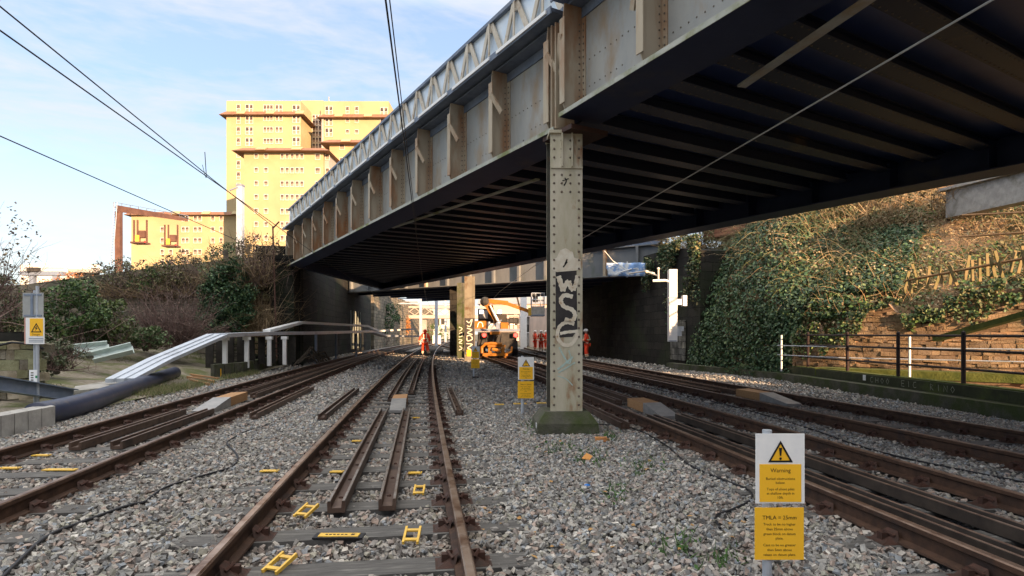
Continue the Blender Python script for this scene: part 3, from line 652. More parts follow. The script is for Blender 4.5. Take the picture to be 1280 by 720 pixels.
t = tag(ob('retaining_wall', wallstrip(MB(), [(-11.5,28.4),(-16,27.6),(-22,27),(-30,26),(-60,24)], 4.2, 1.2, side=-1, zs=[5.2,4.6,3.7,3.4,3.2]), M_grstone), 'old stone retaining wall half hidden by shrubs on the left bank', 'wall')
t = thing('abutment_wall', 'dark blockwork abutment on the right under the bridges beside the white box column', 'wall', (7, 30, 0))
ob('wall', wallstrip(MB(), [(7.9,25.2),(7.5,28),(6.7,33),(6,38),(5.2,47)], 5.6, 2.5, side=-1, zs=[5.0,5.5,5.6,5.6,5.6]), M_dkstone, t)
M_lime = mat('flaking_limewash', (.24,.24,.23), (.06,.06,.055), scale=3, rough=.9, bump=.6, brick=(.5,.3,(.02,.02,.02)))
ob('limewashed_patch', MB().hexa([(7.62,26.5,.3),(7.44,28.2,.3),(7.47,28.2,.3),(7.68,26.5,.3),(7.62,26.5,2.1),(7.44,28.2,2.1),(7.47,28.2,2.1),(7.68,26.5,2.1)]), M_lime, t)
t = tag(ob('stone_wall', wallstrip(MB(), [(5.1,47.5),(3.6,62),(1,85)], 4.2, 2, side=-1), M_pink), 'low pinkish stone wall in sunlight beyond the second bridge', 'wall')

# ------------------------------------------------------------------ kerb, fence and masonry on the right
t = thing('concrete_kerb', 'long mossy concrete kerb wall along the right hand track under the fence', 'wall', (8.6, 12, 0))
kp = [(8.75,-4),(8.75,8),(8.7,14),(8.55,19),(8.0,21.5),(7.1,24),(6.7,26)]
ob('kerb', wallstrip(MB(), kp, .24, .35, side=-1), M_conc, t)
ob('upstand', wallstrip(MB(), [(9.02,-4),(9.02,8),(9.0,14),(8.85,19),(8.75,20.6)], .46, .3, z0=.242, side=-1), mat('dark_algae_concrete', (.035,.04,.022), (.06,.065,.035), scale=3, rough=.95, bump=.4, c3=(.09,.12,.03), s3=1.3), t)
km = wallstrip(MB(), [(9.1,-4),(9.1,8),(9.08,14),(8.93,19),(8.83,20.4)], .485, .24, z0=.462, side=-1); ob('moss_top', km, M_moss, t)
sc_ = MB()
def kchar(ch, y, h=.13):
    D = {'C':[[(1,1),(.2,.9),(0,.4),(.3,0),(1,.1)]],'H':[[(0,0),(0,1)],[(0,.5),(1,.5)],[(1,0),(1,1)]],'U':[[(0,1),(.1,.1),(.8,0),(1,1)]],'D':[[(0,0),(0,1),(.8,.8),(.9,.2),(0,0)]],'B':[[(0,0),(0,1),(.8,.8),(.1,.5),(.9,.2),(0,0)]],'O':[[(.5,1),(0,.5),(.5,0),(1,.5),(.5,1)]],'E':[[(1,1),(0,1),(0,0),(1,0)],[(0,.5),(.8,.5)]],'L':[[(0,1),(0,0),(.8,0)]],'R':[[(0,0),(0,1),(.8,.8),(.1,.5),(.9,0)]],'I':[[(.4,1),(.5,0)]],'N':[[(0,0),(0,1),(1,0),(1,1)]]}
    for st in D[ch]: ribbon(sc_, [(a*.1, b*h) for a, b in st], .016, lambda x, z, tt: Vector((9.02-.02*max(0,min(6,y-x-8))/6-.03*max(0,y-x-14)-.01, y-x*1.0, .29+z)), .0)
y = 15.0
for wd_ in ('CHOO', 'EIC', 'RINO'):
    for ch in wd_: kchar(ch, y); y -= .2
    y -= .35
ob('scratched_writing', sc_, mat('chalk_grey', (.26,.27,.21), rough=.9), t, fix=False)
ob('paint_spot', MB().box((8.955,15.25,.38),(.008,.12,.14)), M_white, t)
M_fence = mat('dark_fence_paint', (.02,.013,.014), (.035,.02,.02), scale=6, rough=.5)
t = thing('railing_fence', 'black post and four rail fence on the mossy kerb at the right', 'fence', (9.1, 12, .48))
fy = [20.4-2.05*i for i in range(9)]; fx = lambda y: 9.18 if y < 14 else 9.18-(y-14)*.03
for y in fy:
    p = MB().tube([(fx(y),y,.44),(fx(y),y,1.52)], .042, 8); p.dome((fx(y),y,1.52),(0,0,1),.045); ob('post', p, M_fence, t, smooth=False)
for z in (1.455, 1.155, .78): ob('rail', MB().tube([(fx(y), y, z+.0) for y in fy], .025, 8), M_fence, t)
t = thing('handrail', 'pale galvanised two rail handrail on the ledge behind the black fence', 'handrail', (9.8, 16.5, .5))
HB = [WX(972,19.2,0), Vector((9.2,16.9,0)), Vector((11.2,15.3,0)), Vector((13.4,13.6,0)), Vector((15.5,12,0))]
for z in (1.12, .82): ob('rail', MB().tube([p+Vector((0,0,z)) for p in HB], .016, 8), M_galv, t)
for p in (HB[0]+Vector((.1,-.05,0)), WX(1137,15.6,0)): ob('post', MB().tube([p+Vector((0,0,.3)), p+Vector((0,0,1.45))], .03, 8), M_white, t)
t = thing('masonry_ledge', 'mossy topped stone block ledge at the foot of the sandstone wall', 'ledge', (12, 14.5, 0))
lp = [(8.9,17.6),(11.3,15.6),(14,13.5),(18,10.4),(24,6)]
ob('blocks', wallstrip(MB(), lp, .28, .8, z0=-.5, side=1), M_orstone, t); ob('moss_top', wallstrip(MB(), [(a-.03,b-.03) for a, b in lp], .5, .85, z0=.282, side=1), M_moss, t)
# ------------------------------------------------------------------ right hillside (terrain) and its stone wall
base = [Vector(p) for p in ((9.2,38,0),(8.8,33,0),(8.3,29,0),(7.9,26.5,0),(8.0,23.5,0),(8.6,20.6,0),(9.6,18.6,0),(12.1,16.2,0),(15,14,0),(19,10.8,0),(26,5.5,0),(34,-2,0))]
bs = smooth2(base, 5)
prof = {0: [(0,0),(.3,1.5),(.8,3.2),(1.6,4.9),(3,6.2),(5,7.2),(9,8.0),(30,9),(120,10)], 1: [(0,0),(.3,1.3),(.45,2.2),(1.6,3.0),(3.4,4.2),(5.5,5.5),(9,6.6),(30,7.4),(120,8)]}
def hill(i, j, jit=1):
    f = i/(len(bs)-1); k = min(1, max(0, (f-.39)/.11)); a = prof[0][j]; b_ = prof[1][j]; d = a[0]*(1-k)+b_[0]*k; z = a[1]*(1-k)+b_[1]*k
    p = bs[i]; t_ = bs[min(i+1, len(bs)-1)]-bs[max(i-1, 0)]; t_.normalize(); nn = Vector((-t_.y, t_.x, 0)); nn = nn if nn.x > 0 or nn.y > .5 else -nn
    nn = (nn+Vector((.35,.35,0))*k).normalized()
    return p+nn*d+Vector((0,0,z))
def hillpt(fi, fj):
    fi = min(max(fi, 0), len(bs)-1.001); fj = min(max(fj, 0), 7.999); i, j = int(fi), int(fj); a, b_ = fi-i, fj-j
    return (hill(i,j)*(1-a)+hill(i+1,j)*a)*(1-b_)+(hill(i,j+1)*(1-a)+hill(i+1,j+1)*a)*b_
NI, NJ = 120, 48
hv = []
for i in range(NI+1):
    for j in range(NJ+1):
        p = hillpt(i/NI*(len(bs)-1), j/NJ*8); a = .18*math.sin(p.x*1.7+p.y)*math.sin(p.z*2.1+p.y*.8)+.1*math.sin(p.x*4.1)*math.sin(p.y*3.3); k = min(1, j/8); hv.append(p+Vector((-.5*a*k, -.5*a*k, a*k-.02)))
hm = MB().add(hv, [(i*(NJ+1)+j, (i+1)*(NJ+1)+j, (i+1)*(NJ+1)+j+1, i*(NJ+1)+j+1) for i in range(NI) for j in range(NJ)])
M_bank = mat('bank_earth', (.2,.13,.075), (.3,.2,.12), scale=2.2, rough=1, bump=.9, bscale=9, c3=(.1,.1,.04), s3=.8, lo3=.5, hi3=.62)
tag(ob('hillside', hm, M_bank, smooth=True, fix=False), kind='structure')
sw = MB(); nb = 40; zt_ = []
wp = [hillpt(28.3+q*.45, 0) for q in range(nb+1)]
for q in range(nb+1): f = q/nb; zt_.append(1.75+.5*min(1,max(0,f*3-.9))+.5*math.sin(q*.9)*.35+1.0*min(1, f*1.5)+.16*math.sin(q*2.7)-(.35 if q < 6 else 0))
t = thing('stone_wall', 'orange sandstone rubble retaining wall at the foot of the right hillside', 'wall', wp[12])
ob('wall', wallstrip(sw, [(p.x-.22, p.y-.22) for p in wp], 2, .55, side=1, zs=zt_), M_orstone, t)
# coursed rubble facing, every stone with its own size and projection
def rubble(parent, at, L_, top, m, z0=.2, hmin=.1, hmax=.24, lmin=.12, lmax=.5, name='rubble_facing', cols=None):   # at(u) -> point, outward normal
    V = []; C = []; z = z0
    while z < 6:
        h = random.uniform(hmin, hmax); u = random.uniform(-.2, 0)
        while u < L_:
            l = random.choice((random.uniform(lmin, lmax), random.uniform(lmin, lmax)*.5))*(.6+h*2.5); 
            um = min(max(u+l/2, 0), L_); tz = top(um)
            if z+h*.6 < tz+random.uniform(-.08,.08):
                hh = h; n_out = random.uniform(.0, .03); g_ = .003; sh_ = random.uniform(-.025,.025); c_ = []
                for d_, ins in ((-.12, 0), (n_out, .004)):
                    for du, dz in ((0,0),(1,0),(1,1),(0,1)):
                        uu = u+g_+ins*random.uniform(.2,1.2)+(l-2*g_-2*ins)*du*random.uniform(.96,1.03); zz = z+g_+ins*random.uniform(.1,.9)+(hh-2*g_-2*ins)*dz+sh_+random.uniform(-.018,.018)+.07*math.sin(uu*.9+z)
                        p, nn = at(min(max(uu, -.3), L_+.3)); c_.append(tuple(p+nn*(d_+random.uniform(-.012,.012)*(d_ > 0))+Vector((0,0,zz))))
                V += c_; k = random.choice(cols); q = random.uniform(.75,1.2); C += [(k[0]*q, k[1]*q, k[2]*q)]*8
            u += l
        z += h
    n = len(V)//8; F_ = np.array([(4,5,6,7),(0,1,5,4),(1,2,6,5),(2,3,7,6),(3,0,4,7),(3,2,1,0)]); f = (np.arange(n)[:,None,None]*8+F_[None]).reshape(-1,4)
    return bigmesh(name, np.array(V), f, 4, m, np.array(C), parent)
M_rub = mat('rubble_stone', (1,1,1), (.55,.5,.42), attr=True, scale=2.6, rough=.95, bump=.8, bscale=34, c3=(.13,.11,.06), s3=1.1, lo3=.56, hi3=.68)
def at_w(u):
    f = min(max(u/.62, 0), nb-.001); i = int(f); a_, b_ = wp[i], wp[i+1]; d = (b_-a_).normalized(); nn = Vector((d.y, -d.x, 0)); nn = nn if nn.y < 0 else -nn
    p = a_.lerp(b_, f-i); return Vector((p.x-.23, p.y-.23, 0)), nn
seglen = [0]
for q in range(nb): seglen.append(seglen[-1]+(wp[q+1]-wp[q]).length)
def at_w(u):
    u = min(max(u, 0), seglen[-1]-.001); i = max(q for q in range(nb) if seglen[q] <= u); a_, b_ = wp[i], wp[i+1]; d = (b_-a_).normalized(); nn = Vector((d.y, -d.x, 0)); nn = nn if nn.y < 0 else -nn
    p = a_.lerp(b_, (u-seglen[i])/(seglen[i+1]-seglen[i])); return Vector((p.x-.23, p.y-.23, 0)), nn
def top_w(u):
    i = max(q for q in range(nb) if seglen[q] <= max(u, 0)); return zt_[i]
rubble(t, at_w, seglen[-1], top_w, M_rub, hmin=.045, hmax=.14, lmin=.2, lmax=.7, cols=[(.42,.3,.19),(.37,.26,.17),(.33,.24,.17),(.44,.32,.21),(.28,.21,.15),(.38,.27,.18)])
ob('sloping_coping', MB().bar(WY(1170,424,14.9), WY(1300,388,12.3), .2, .12), M_moss, t)

# ------------------------------------------------------------------ vegetation generators
def rot_rand(n):
    a = rng.normal(size=(n, 3)); a /= np.linalg.norm(a, axis=1)[:, None]; b = rng.normal(size=(n, 3)); b -= (b*a).sum(1)[:, None]*a; b /= np.linalg.norm(b, axis=1)[:, None]; return a, b
def leaves(P, size, cols, nrm=None, asp=.6, spread=.25):
    n = len(P); a, b = rot_rand(n)
    if nrm is not None:
        nn = nrm+rng.normal(size=(n, 3))*.55; nn /= np.linalg.norm(nn, axis=1)[:, None]; a -= (a*nn).sum(1)[:, None]*nn; a /= np.linalg.norm(a, axis=1)[:, None]; b = np.cross(nn, a)
    s = size*rng.uniform(.6, 1.35, n)[:, None]
    V = np.stack([P-a*s*.5, P+b*s*asp*.5, P+a*s*.5, P-b*s*asp*.5], 1)
    c = np.asarray(cols)[rng.integers(0, len(cols), n)]*rng.uniform(.65, 1.3, (n, 1))
    return V.reshape(-1, 3), np.arange(4*n).reshape(-1, 4), np.repeat(c, 4, 0)
def twigs(starts, dirs, length, r0, cols, seg=5, curl=.35, droop=0.0):
    n = len(starts); L_ = length*rng.uniform(.5, 1.2, n)[:, None]; d = dirs/np.linalg.norm(dirs, axis=1)[:, None]; p = starts.copy(); Vs = []; 
    for k in range(seg+1):
        r = (r0*(1-.85*k/seg)); a = np.cross(d, [0.3,.2,1.]); a /= np.linalg.norm(a, axis=1)[:, None]+1e-9; b = np.cross(d, a)
        for j in range(3):
            an = 2*math.pi*j/3; Vs.append(p+(a*math.cos(an)+b*math.sin(an))*r)
        d = d+rng.normal(size=(n, 3))*curl; d[:, 2] -= droop; d /= np.linalg.norm(d, axis=1)[:, None]; p = p+d*L_/seg
    V = np.stack(Vs, 1); m = 3*(seg+1)
    fi = np.array([(k*3+j, k*3+(j+1)%3, (k+1)*3+(j+1)%3, (k+1)*3+j) for k in range(seg) for j in range(3)])
    c = np.asarray(cols)[rng.integers(0, len(cols), n)]*rng.uniform(.7, 1.25, (n, 1))
    return V.reshape(-1, 3), (np.arange(n)[:, None, None]*m+fi[None]).reshape(-1, 4), np.repeat(c, m, 0)
def join(*gs):
    V = []; Fc = []; C = []; o = 0
    for v, f, c in gs: V.append(v); Fc.append(f+o); C.append(c); o += len(v)
    return np.vstack(V), np.vstack(Fc), np.vstack(C)
def clumps(c, rad, k, n, cr, low=-1):      # leaf points in k clumps through an ellipsoid
    u = rng.normal(size=(k, 3)); u /= np.linalg.norm(u, axis=1)[:, None]; u *= rng.uniform(.35, 1, (k, 1))**.6; u[:, 2] = np.maximum(u[:, 2], low)
    cc = np.array(c)+u*np.array(rad); idx = rng.integers(0, k, n); q = rng.normal(size=(n, 3)); q /= np.linalg.norm(q, axis=1)[:, None]; q *= rng.uniform(.5, 1, (n, 1))
    return cc[idx]+q*cr*rng.uniform(.6, 1.3, (k, 1))[idx]
GREEN = [(.05,.11,.03),(.075,.15,.04),(.1,.17,.05),(.035,.075,.025),(.14,.19,.06)]
IVY = [(.035,.085,.04),(.055,.12,.055),(.08,.14,.06),(.025,.06,.03),(.12,.17,.07)]
OLIVE = [(.16,.16,.07),(.21,.19,.09),(.12,.14,.06),(.26,.22,.11)]
BROWN = [(.26,.18,.1),(.34,.25,.15),(.2,.14,.08),(.42,.32,.2)]
PURP = [(.16,.1,.09),(.2,.14,.12),(.11,.075,.065)]
ORNG = [(.5,.2,.06),(.42,.16,.05),(.35,.16,.06)]
def bush(label, cat, c, rad, n, size, cols, k=26, cr=.35, tw=120, twc=PURP, name='shrub', group=None, base=None, twl=None, trunk=True):
    c = Vector(c); b0 = Vector(base) if base else Vector((c.x, c.y, c.z-rad[2]*.95))
    t = thing(name, label, cat, b0, group)
    if n:
        P = clumps(c, rad, k, n, cr); g1 = leaves(P, size, cols); bigmesh('crown', *g1[:2], 4, M_leaf, g1[2], t)
    if tw:
        dv = rng.normal(size=(tw, 3))*np.array(rad); dv[:, 2] = np.abs(dv[:, 2])+rad[2]*.35; st = np.tile(np.array(b0), (tw, 1))+rng.normal(size=(tw, 3))*np.array([rad[0]*.25, rad[1]*.25, .02])
        g1 = twigs(st, dv, twl or rad[2]*2.1, .016, twc, curl=.16)
        # side twigs
        V = g1[0].reshape(tw, -1, 3); m = tw*5; ii = rng.integers(0, tw, m); kk = rng.integers(2, 5, m)*3; st2 = V[ii, kk]
        g2 = twigs(st2, rng.normal(size=(m, 3))+np.array([0,0,.5]), rad[2]*.6, .007, twc, seg=3, curl=.3)
        g1 = join(g1, g2); bigmesh('stems', *g1[:2], 4, M_twig, g1[2], t)
    if trunk:
        tm = MB()
        for q in range(3):
            e = c+Vector((random.uniform(-.5,.5)*rad[0], random.uniform(-.4,.4)*rad[1], random.uniform(-.1,.4)*rad[2])); tm.tube([b0+Vector((.05*q,0,-.1)), b0.lerp(e,.5)+Vector((.06,0,.05)), e], [.05,.035,.012], 6)
        ob('trunk', tm, M_bark, t)
    return t
# ivy over the left end of the right hillside
def hill_pts(n, i0, i1, j0, j1, out=.12):
    P = []; Nn = []
    for q in range(n):
        a = random.uniform(i0, i1); b_ = random.uniform(j0, j1); p = hillpt(a, b_); e = hillpt(a+.1, b_)-p; g_ = hillpt(a, b_+.1)-p; nn = e.cross(g_)
        if nn.length < 1e-6: continue
        nn.normalize(); nn = nn if (nn.x < 0 or nn.z > .5) else -nn
        if nn.y > 0 and nn.z < .3: nn = -nn
        P.append(p+nn*random.uniform(0, out)); Nn.append(nn)
    return np.array([tuple(p) for p in P]), np.array([tuple(p) for p in Nn])
def hm_field(P, s, th):
    f = np.sin(P[:,0]*s+1.3)*np.sin(P[:,1]*s*.9+.4)+np.sin(P[:,2]*s*1.3+P[:,0]*s*.5); return f > th
P, Nn = hill_pts(52000, 4, 28.6, 0, 4.6, .45); Pb, Nb = hill_pts(13000, 28.6, 33, 2.4, 4.6, .45); P = np.vstack([P, Pb]); Nn = np.vstack([Nn, Nb]); k_ = hm_field(P, 1.8, -1.95); g1 = leaves(P[k_], .13, IVY, Nn[k_])
P, Nn = hill_pts(26000, 27, 45, 2.2, 5.5, .4); k_ = hm_field(P, 1.3, -.35); g2 = leaves(P[k_], .12, GREEN+OLIVE, Nn[k_])
P, Nn = hill_pts(16000, 29, 41, 1.7, 3.2, .35); k_ = hm_field(P, 1.1, -.2); g3 = leaves(P[k_], .12, IVY+GREEN, Nn[k_])
P, Nn = hill_pts(9000, 27, 51, 0, 8, .2); g4 = leaves(P, .11, OLIVE+BROWN, Nn)
wl_ = []; wn_ = []
for q in range(9000):
    u_q = random.uniform(0, seglen[-1]); p_q, n_q = at_w(u_q); dz_ = random.random()**1.6*(.45+.35*math.sin(u_q*1.7)+.25*math.sin(u_q*4.3))
    wl_.append(tuple(p_q+n_q*random.uniform(.02,.14)+Vector((0,0,top_w(u_q)+.1-dz_)))); wn_.append(tuple(n_q+Vector((0,0,.5))))
g10_ = leaves(np.array(wl_), .1, IVY+GREEN+OLIVE, np.array(wn_))
P, Nn = hill_pts(9000, 28.5, 52, 1.2, 2.9, .3); g9_ = leaves(P, .1, OLIVE+GREEN+BROWN, Nn)
P, Nn = hill_pts(24000, 20, 52, 2.8, 7, .6); k_ = hm_field(P, 1.9, -.5); g5_ = leaves(P[k_], .085, BROWN+OLIVE+BROWN, Nn[k_])
n_ = 7000; yv = rng.uniform(25.1, 31, n_); zv = 5.7-np.abs(rng.normal(size=n_))*1.3; xv = 7.9-(yv-25.2)*.17-rng.uniform(.0,.25,n_); k_ = (zv > .3) & (np.sin(yv*2.3)+np.sin(zv*2+yv) > -.6+(yv-25)*.28-(zv-4)*.35); g6_ = leaves(np.stack([xv, yv, zv], 1)[k_], .13, IVY+OLIVE)
g_ = join(g1, g2, g3, g4, g5_, g6_, g9_, g10_); tag(bigmesh('ivy', *g_[:2], 4, M_leaf, g_[2]), 'dark green ivy and creeper mantling the right hillside and abutment', 'ivy', kind='stuff')
P, Nn = hill_pts(2300, 8, 55, 2.6, 6.5, .1); dv = Nn*.8+rng.normal(size=Nn.shape)*.7; dv[:, 2] = np.abs(dv[:, 2])
g1 = twigs(P, dv, 1.5, .008, BROWN+OLIVE, seg=8, curl=.22, droop=.13)
P, Nn = hill_pts(4500, 8, 55, 2.2, 7, .3); g2 = twigs(P, rng.normal(size=Nn.shape)+Nn*.3, .9, .006, BROWN+OLIVE, seg=4, curl=.3)
P, Nn = hill_pts(900, 12, 31, 3.2, 5.5, .3); g5 = twigs(P, rng.normal(size=Nn.shape)*.7+np.array([-.6,-.5,.8]), 1.9, .008, BROWN+OLIVE, seg=9, curl=.12, droop=.17)
P, Nn = hill_pts(5200, 29, 55, 1.5, 7, .2); g7 = twigs(P, rng.normal(size=Nn.shape)*.8+np.array([-.3,-.3,.7]), .85, .007, BROWN+[(.45,.28,.13)], seg=5, curl=.28, droop=.05)
P, Nn = hill_pts(900, 10, 26, 3.6, 5.4, .3); g8 = twigs(P, rng.normal(size=Nn.shape)*.5+np.array([-.3,-.4,1.1]), 1.5, .009, BROWN+OLIVE, seg=6, curl=.2, droop=.05)
g_ = join(g1, g2, g5, g7, g8); tag(bigmesh('brambles', *g_[:2], 4, M_twig, g_[2]), 'tangled dry brown bramble stems arching over the right hillside', 'brambles', kind='stuff')
# trees standing on the right hillside
for (a, b_, rr, lab, cl, nn_) in ((34.5, 5.0, (1.7,1.4,1.3), 'tan leaved scrub tree under the bridge edge left of the grey parapet', BROWN, 2600),
                            (28, 4.8, (1.8,1.4,1.0), 'olive scrub tree on the hillside above the ivy', OLIVE, 3000),
                            (39, 4.9, (1.9,1.5,1.2), 'brown scrub tree in front of the grey parapet', BROWN+OLIVE, 1500),
                            (21, 4.6, (1.6,1.3,.9), 'pale olive scrub tree above the white box column', OLIVE, 2400),
                            (43, 4.2, (1.6,1.4,1.0), 'orange brown scrub tree at the right edge of the hillside', BROWN, 1500)):
    p = hillpt(a, b_); bush(lab, 'tree', p+Vector((0,0,rr[2]*.7)), rr, nn_, .09, cl, k=34, cr=.3, tw=110, twc=BROWN, name='scrub_tree', group='scrub trees on the right hillside', base=p)
M_oldw = mat('mossy_old_timber', (.2,.15,.08), (.13,.12,.05), scale=6, rough=.9, bump=.3)
# broken paling fence
t = thing('paling_fence', 'rotting timber paling fence leaning along the right hillside', 'fence', hillpt(39, 3.6))
pf = [WY(1130+q*9.5, 352-q*1.8+3*math.sin(q*2.1), 16.4-q*.18) for q in range(20)]
for q, p in enumerate(pf):
    lean = random.uniform(-.12,.12); ob('paling', MB().bar(p+Vector((0,0,-.3)), p+Vector((lean*1.6,.03,.22+random.uniform(-.12,.12))), .075, .025, up=Vector((0,1,0))), M_oldw, t)
ob('fence_rail', MB().tube([p+Vector((0,-.05,.02)) for p in pf[::3]], .035, 6), M_wood, t)
ob('fence_rail', MB().tube([WY(1200,296,16), WY(1290,290,14)], .03, 6), M_wood, t); ob('fence_rail', MB().tube([WY(1203,269,16), WY(1290,265,14)], .03, 6), M_wood, t)
t = thing('parapet_wall', 'pale grey concrete parapet on top of the right hillside', 'wall', (14.5, 19.5, 6))
a, b_ = WY(1182, 252, 20), WY(1420, 195, 14.5)
ob('wall', MB().hexa([a-Vector((0,0,.55)), b_-Vector((0,0,.5)), b_+Vector((.4,.5,-.5)), a+Vector((.4,.5,-.55)), a+Vector((0,0,.35)), b_+Vector((0,0,.3)), b_+Vector((.4,.5,.3)), a+Vector((.4,.5,.35))]), M_concl, t)
ob('coping', MB().bar(a+Vector((.15,.2,.41)), b_+Vector((.15,.2,.36)), .6, .1), M_concl, t)

# ------------------------------------------------------------------ left bank
lb = []; LI, LJ = 50, 24
def lbank(x, y):     # x distance left of the bed edge, y forward
    e = pl(y)+.25; h = .05+.55*min(1, max(0, x-1.6)/3)+.9*min(1, max(0, x-4)/6)+.5*min(1, max(0, x-9)/8); return Vector((e-x, y, h+.07*math.sin(x*2+y)*min(1, x/2)))
for i in range(LI+1):
    for j in range(LJ+1): lb.append(lbank(j/LJ*55*(j/LJ), 1+i*.68))
tag(ob('grass_bank', MB().add(lb, [(i*(LJ+1)+j, (i+1)*(LJ+1)+j, (i+1)*(LJ+1)+j+1, i*(LJ+1)+j+1) for i in range(LI) for j in range(LJ)]), M_path, smooth=True, fix=False), kind='structure')
def lbp(px, py):      # point of the bank seen at a pixel
    for k in range(400):
        Y = 4+k*.06; x = (px-640)/F*Y; e = pl(Y)+.25
        if x > e: continue
        p = lbank(e-x, Y)
        if CAMH-(py-417)/F*Y < p.z: return p
    return Vector(((px-640)/F*26, 26, 1.2))
# grass tufts
gp_ = []
for q in range(5000):
    px = random.uniform(0, 330); py = random.uniform(440, 500); gp_.append(tuple(lbp(px, py)))
gp_ = np.array(gp_); k_ = hm_field(gp_, 1.4, -.3); gp_ = gp_[k_]; gp_ = np.repeat(gp_, 5, 0)+rng.normal(size=(len(gp_)*5, 3))*np.array([.15,.15,.0])
g_ = twigs(gp_, rng.normal(size=gp_.shape)*.5+np.array([0,0,1.]), .15, .006, [(.08,.12,.035),(.12,.15,.05),(.2,.18,.1),(.24,.2,.12)], seg=2, curl=.2)
wp_ = np.array([tuple(W(px+random.gauss(0, sx), py+random.gauss(0, sy), 0)) for px, py, sx, sy, n_ in ((188,485,5,2,90),(147,500,4,2,60),(178,482,4,2,50),(118,505,4,2,40),(735,575,10,6,40),(700,562,12,4,30),(770,620,14,8,30),(665,535,6,4,30),(850,690,18,8,30),(900,705,16,6,22),(800,585,14,8,40),(765,548,8,3,40)) for _ in range(n_)])
g2 = twigs(wp_, rng.normal(size=wp_.shape)*.6+np.array([0,0,1.]), .15, .006, [(.06,.12,.035),(.08,.15,.045)], seg=2, curl=.2)
g3 = leaves(wp_+np.array([0,0,.04]), .035, [(.05,.11,.03),(.07,.14,.04)])
g_ = join(g_, g2, g3); tag(bigmesh('weeds', *g_[:2], 4, M_twig, g_[2]), 'tufts of green grass and weeds beside the tracks', 'weeds', kind='stuff')
# dry stone wall and rubble
t = thing('dry_stone_wall', 'ruined dry stone wall stub under the warning sign at far left', 'wall', WY(20, 480, 12.5))
random.seed(3); xa, xb = WX(-40,12.4,0).x, WX(50,12.4,0).x
rubble(t, lambda u: (Vector((xa+u, 12.3, 0)), Vector((0,-1,0))), xb-xa, lambda u: 1.32-.25*max(0, u/(xb-xa)-.7), M_rub, z0=.1, hmin=.12, hmax=.26, lmin=.2, lmax=.5, name='stones', cols=[(.3,.26,.19),(.36,.31,.22),(.2,.18,.14),(.25,.25,.15),(.4,.35,.27)])
ob('core', MB().box(WY(8, 450, 12.9),(1.1,.5,1.2)), M_dkstone, t)
ob('top_cable', MB().tube([WY(-20,436,12.2), WY(15,428,12.2), WY(40,430,12.2), WY(55,436,12.3)], .025, 6), M_cable, t)
random.seed(5)
# left warning sign and back of a board
def sheet(mb, c, wd, ht, rz=0, th=.006): return mb.box(c, (wd, th, ht), rz=rz)
t = thing('danger_sign', 'yellow and white electric danger sign with lightning triangle at far left', 'sign', WY(43, 440, 12)+Vector((0,0,-1.3)))
Yd = 12.0; sc = Yd/F; cS = WY(44, 413.5, Yd)
ob('sign_plate', MB().box(cS, (23*sc, .015, 33*sc)), M_white, t); ob('side_face', MB().box(cS+Vector((-12.4*sc,.04,0)), (2*sc, .09, 33*sc)), mat('sign_edge_pink', (.55,.3,.25), rough=.6), t)
ob('yellow_panel', MB().box(cS+Vector((2*sc,-.0105,4.5*sc)), (16.5*sc,.005,22*sc)), M_yel, t)
def tri(mb, c, s, w_, fy): 
    pts = [(-s, 0), (s, 0), (0, s*1.75)]; inn = [(-s+w_*1.7, w_), (s-w_*1.7, w_), (0, s*1.75-w_*2)]
    vs = [c+Vector((x, fy, z)) for x, z in pts]+[c+Vector((x, fy, z)) for x, z in inn]; mb.add(vs, [(0,1,4,3),(1,2,5,4),(2,0,3,5)])
m = MB(); tri(m, cS+Vector((2*sc,0,-2*sc)), 6.8*sc, 1.2*sc, -.0145); c_ = cS+Vector((2*sc,-.0145,0))
m.add([c_+Vector((x*sc,0,z*sc)) for x, z in ((.8,6.5),(-2,2.8),(-.2,2.8),(-1.6,-.6),(2,3.6),(.3,3.6))], [(0,1,2,5),(2,3,4,5)]); ob('symbol', m, M_black, t, fix=False)
textmesh('lettering', [('Danger', cS.x+2*sc, cS.z-5.6*sc, 2.6*sc, 13*sc)], lambda x, z: Vector((x, Yd-.0145, z)), M_black, t)
m = MB(); [m.box(cS+Vector((1.5*sc,-.0095,-(9.5+q*2.2)*sc)), (18*sc,.003,.9*sc)) for q in range(3)]; ob('small_print', m, M_galvd, t)
ob('post', MB().tube([cS+Vector((0,.06,-1.5)), cS+Vector((0,.06,.9))], .03, 8), M_galv, t)
t = thing('sign_back', 'blank grey back of a sign board above the electric danger sign', 'sign', WY(41, 440, 12.1)+Vector((0,0,-1.2)))
cB = WY(41.5, 381.5, 12.05); ob('sign_plate', MB().box(cB, (26*sc,.012,31*sc)), mat('sign_back_grey', (.3,.31,.31), (.36,.37,.37), scale=6, rough=.5), t)
m = MB(); [m.box(cB+Vector((0,-.012,q*13*sc)), (22*sc,.012,2*sc)) for q in (-1, 1)]; m.box(cB+Vector((-1*sc,-.015,0)), (3*sc,.014,29*sc)); ob('channel_rails', m, M_galvd, t)
ob('post', MB().tube([cB+Vector((0,.05,-2.2)), cB+Vector((0,.05,.3))], .03, 8), M_galv, t)
t = thing('number_tag', 'small white number tag with a green dot on the dry stone wall', 'sign', WY(41, 476, 11.9))
cT = WY(41.5, 470, 11.9); ob('tag_plate', MB().box(cT, (9.5*sc,.01,15*sc)), M_white, t)
m = MB(); [m.box(cT+Vector((-1*sc,-.008,q*sc)), (3.2*sc,.003,1.4*sc)) for q in (-5,-2,1,4)]; ob('print', m, M_grayprint, t); ob('green_dot', MB().box(cT+Vector((4.3*sc,-.009,-1*sc)), (2.5*sc,.004,3*sc)), mat('green_dot', (.02,.25,.1), rough=.5), t)
